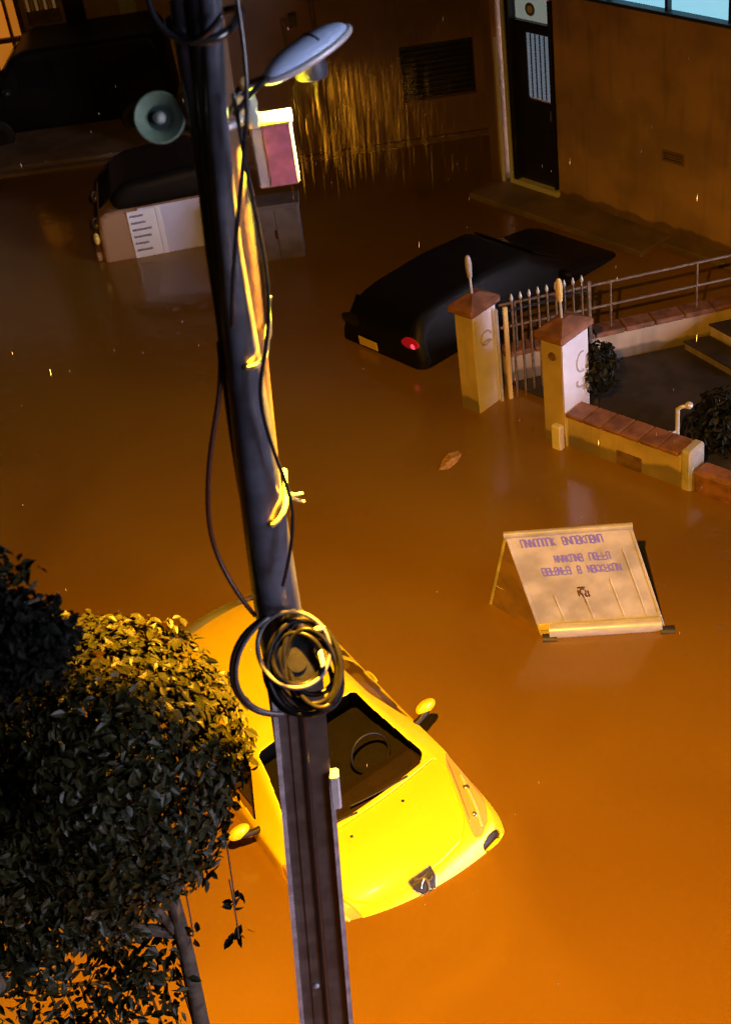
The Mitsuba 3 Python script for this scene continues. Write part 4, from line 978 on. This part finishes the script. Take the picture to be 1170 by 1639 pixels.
mats = {'': 'M_car_paint', 'bonnet': 'M_car_paint', 'badge_plate': 'M_car_trim'}
obj('body', patch(owner == ''), 'M_car_paint', yc, smooth=True)
for nm in D:
    if not (owner == nm).any():
        continue
    base = nm.split('_0')[0]
    m_ = 'M_glass' if 'wind' in base else 'M_lens_orange' if base == 'headlight' else 'M_car_trim' if base == 'air_intake' else mats[base]
    obj(base, patch(owner == nm), m_, yc, smooth=True)


def S(x, y):
    """a point of the car's outer skin, and its normal, at station x and half width y"""
    i = int(np.argmin(abs(xs - x)))
    row = Yf[i]
    j = int(np.argmin(np.where(TT[i] > 1.0, abs(row - y), 9)))
    return P2[i, j], NRM[i, j]


def on_skin(pts, r_, lift=0.004, n=30):
    q = [S(*p_) for p_ in pts]
    return tube(W_(np.array([a + b_ * lift for a, b_ in q])), r_, 8, n)


bp = yc + '__badge_plate'
obj('emblem', cat(on_skin([(1.761, -.06), (1.768, -.03), (1.778, 0.0), (1.796, .02), (1.821, .02), (1.846, .0)], 0.012, 0.006), on_skin([(1.776, .0), (1.774, .03), (1.764, .065)], 0.008, 0.006), on_skin([(1.806, .02), (1.811, .055), (1.801, .075)], 0.007, 0.006),
                  on_skin([(1.836, .01), (1.851, .035), (1.846, .045)], 0.007, 0.006), on_skin([(1.841, 0), (1.854, -.03), (1.846, -.045)], 0.007, 0.006), on_skin([(1.791, .01), (1.806, -.03), (1.821, -.05)], 0.007, 0.006)), 'M_chrome', bp, smooth=40, label='upright beast emblem in chrome')
rim_pts = [S(x, y) for x, y in np.array(bg_poly.exterior.segmentize(0.012).coords)[::1]]
obj('rim', tube(W_(np.array([a + b_ * 0.003 for a, b_ in rim_pts])), 0.005, 6, raw=True, caps=False), 'M_chrome', bp, smooth=True)
for nm, s in (('headlight', 1), ('headlight_001', -1)):
    k_ = yc + '__' + nm
    for (x, y, r_) in ((1.48, .77, .06), (1.68, .68, .055)):
        a, b_ = S(x, s * y)
        obj('lamp', ell(W_(a - b_ * 0.028), np.eye(3) * r_ * 0.7, 3), 'M_chrome', k_, smooth=True)
    obj('reflector_glint', on_skin([(1.36, s * .80), (1.52, s * .755), (1.70, s * .70), (1.78, s * .66)], 0.020, -0.008), 'M_tie', k_, smooth=True)
    obj('trim', on_skin([(1.20, s * .79), (1.46, s * .70), (1.70, s * .605)], 0.004, 0.001), 'M_chrome', k_, smooth=True)
for s in (1, -1):
    k_ = obj('door_mirror', ell(W_((.56, s * .965, 1.0)), np.array([[.055, 0, 0], [0, .105, 0], [0.01, 0, .075]]) @ RZ.T, 3), 'M_car_paint', yc, smooth=True)
    obj('mirror_arm', tube(W_([(.60, s * .78, .93), (.60, s * .87, .95), (.565, s * .95, .975)]), [.035, .028, .05], 10, 14), 'M_car_trim', k_, smooth=True)
    obj('handle', tube(W_([(-.12, s * .862, .84), (-.2, s * .872, .845), (-.28, s * .862, .84)]), .012, 8, 12), 'M_car_paint', yc, smooth=True)
for y0, y1 in ((.42, -.12), (-.10, -.52)):
    obj('wiper', cat(on_skin([(1.075, y0), (1.035, (y0 + y1) / 2), (1.0, y1)], 0.008, 0.018)), 'M_car_trim', yc, smooth=True)
obj('roof_aerial', tube(W_([(-.2, 0, 1.455), (-.42, 0, 1.62)]), 0.004, 6), 'M_car_trim', yc)
for s in (1, -1):
    obj('washer_jet', ell(W_(S(1.22, s * .26)[0] + [0, 0, .004]), np.diag([.014, .014, .008]), 1), 'M_car_trim', yc, smooth=True)
# what can be seen through the windows
cab = obj('interior', trimesh.convex.convex_hull(W_([(1.0, y, .55) for y in (-.70, .70)] + [(-1.5, y, .55) for y in (-.70, .70)] + [(1.0, y, .76) for y in (-.70, .70)] + [(-1.5, y, .76) for y in (-.70, .70)])), 'M_interior', yc)
dashp = [(1.08, .93), (.98, .955), (.80, .945), (.70, .90), (.66, .80), (.70, .6), (1.05, .6)]
dash = rounded(dashp, -.62, .62, .02, 3)
dash.vertices = W_(dash.vertices)
obj('dashboard', dash, 'M_dash', cab, smooth=40)
for s in (-.34, .34):
    bk_ = rounded([(-.15, .6), (-.10, .95), (-.22, 1.28), (-.32, 1.28), (-.28, .95), (-.32, .6)], s - .23, s + .23, .05, 3)
    bk_.vertices = W_(bk_.vertices)
    obj('seat', bk_, 'M_interior', cab, smooth=40)
obj('steering_wheel', tube(W_([(.58 - .06 * math.sin(a), .34 + .18 * math.cos(a), .92 + .17 * math.sin(a)) for a in np.linspace(0, 2 * math.pi, 40)]), .014, 8, raw=True, caps=False), 'M_car_trim', cab, smooth=True)
obj('rear_mirror', ell(W_((.40, 0, 1.26)), np.array([[.015, 0, 0], [0, .11, 0], [0, 0, .035]]) @ RZ.T, 2), 'M_car_trim', cab, smooth=True)
obj('parcel', box(W_((.80, -.45, .95)), RZ @ [.06, 0, .005], RZ @ [0, .10, 0], RZ @ [0, 0, .02], .004), 'M_van_paper', cab, label='pale paper on the dashboard')

# ------------------------------------------------------------------ falling rain, thickest where the lamp lights it
rr = np.random.default_rng(21)
n1, n2 = 1200, 700
t_ = rr.random(n1)
dpos = lens_c + np.c_[0.05 + rr.normal(0.13, 0.13, n1), rr.uniform(0.05, 0.75, n1), -0.03 - rr.random(n1) ** 1.4 * 0.40]
wide_ = np.c_[rr.uniform(-4, 5, n2), rr.uniform(5.0, 17, n2), rr.uniform(0.1, 7, n2)]
keep = (np.linalg.norm(dpos[:, :2] - POLE[2, :2], axis=1) > 0.25) & (dpos[:, 1] > 4.1)
wide_ = wide_[:160]
drop = np.array([[0, 0, 0.5], [1, 0, -.1], [-.5, .87, -.1], [-.5, -.87, -.1], [0, 0, -.5]])
df = np.array([[0, 1, 2], [0, 2, 3], [0, 3, 1], [4, 2, 1], [4, 3, 2], [4, 1, 3]])


def drops(pos, rad_, len_):
    vv = pos[:, None] + drop[None, :, :2].repeat(len(pos), 0) @ np.eye(2, 3) * rad_[:, None, None] + drop[None, :, 2:] * len_[:, None, None] * np.array([0.05, 0.0, 1.0])
    return trimesh.Trimesh(vv.reshape(-1, 3), (df[None] + np.arange(len(pos))[:, None, None] * 5).reshape(-1, 3), process=False)


nk = int(keep.sum())
k = obj('rain', drops(dpos[keep], 0.00007 + rr.exponential(0.00008, nk).clip(0, 0.0004), rr.uniform(0.06, 0.2, nk)), 'M_rain')
tag(k, 'fine rain drops lit orange close under the street lamp', 'rain', kind='stuff')
k = obj('rain', drops(wide_, rr.uniform(0.001, 0.002, len(wide_)), rr.uniform(0.02, 0.05, len(wide_))), 'M_rain_pale')
tag(k, 'sparse bright rain drops falling over the open flood water', 'rain', kind='stuff')
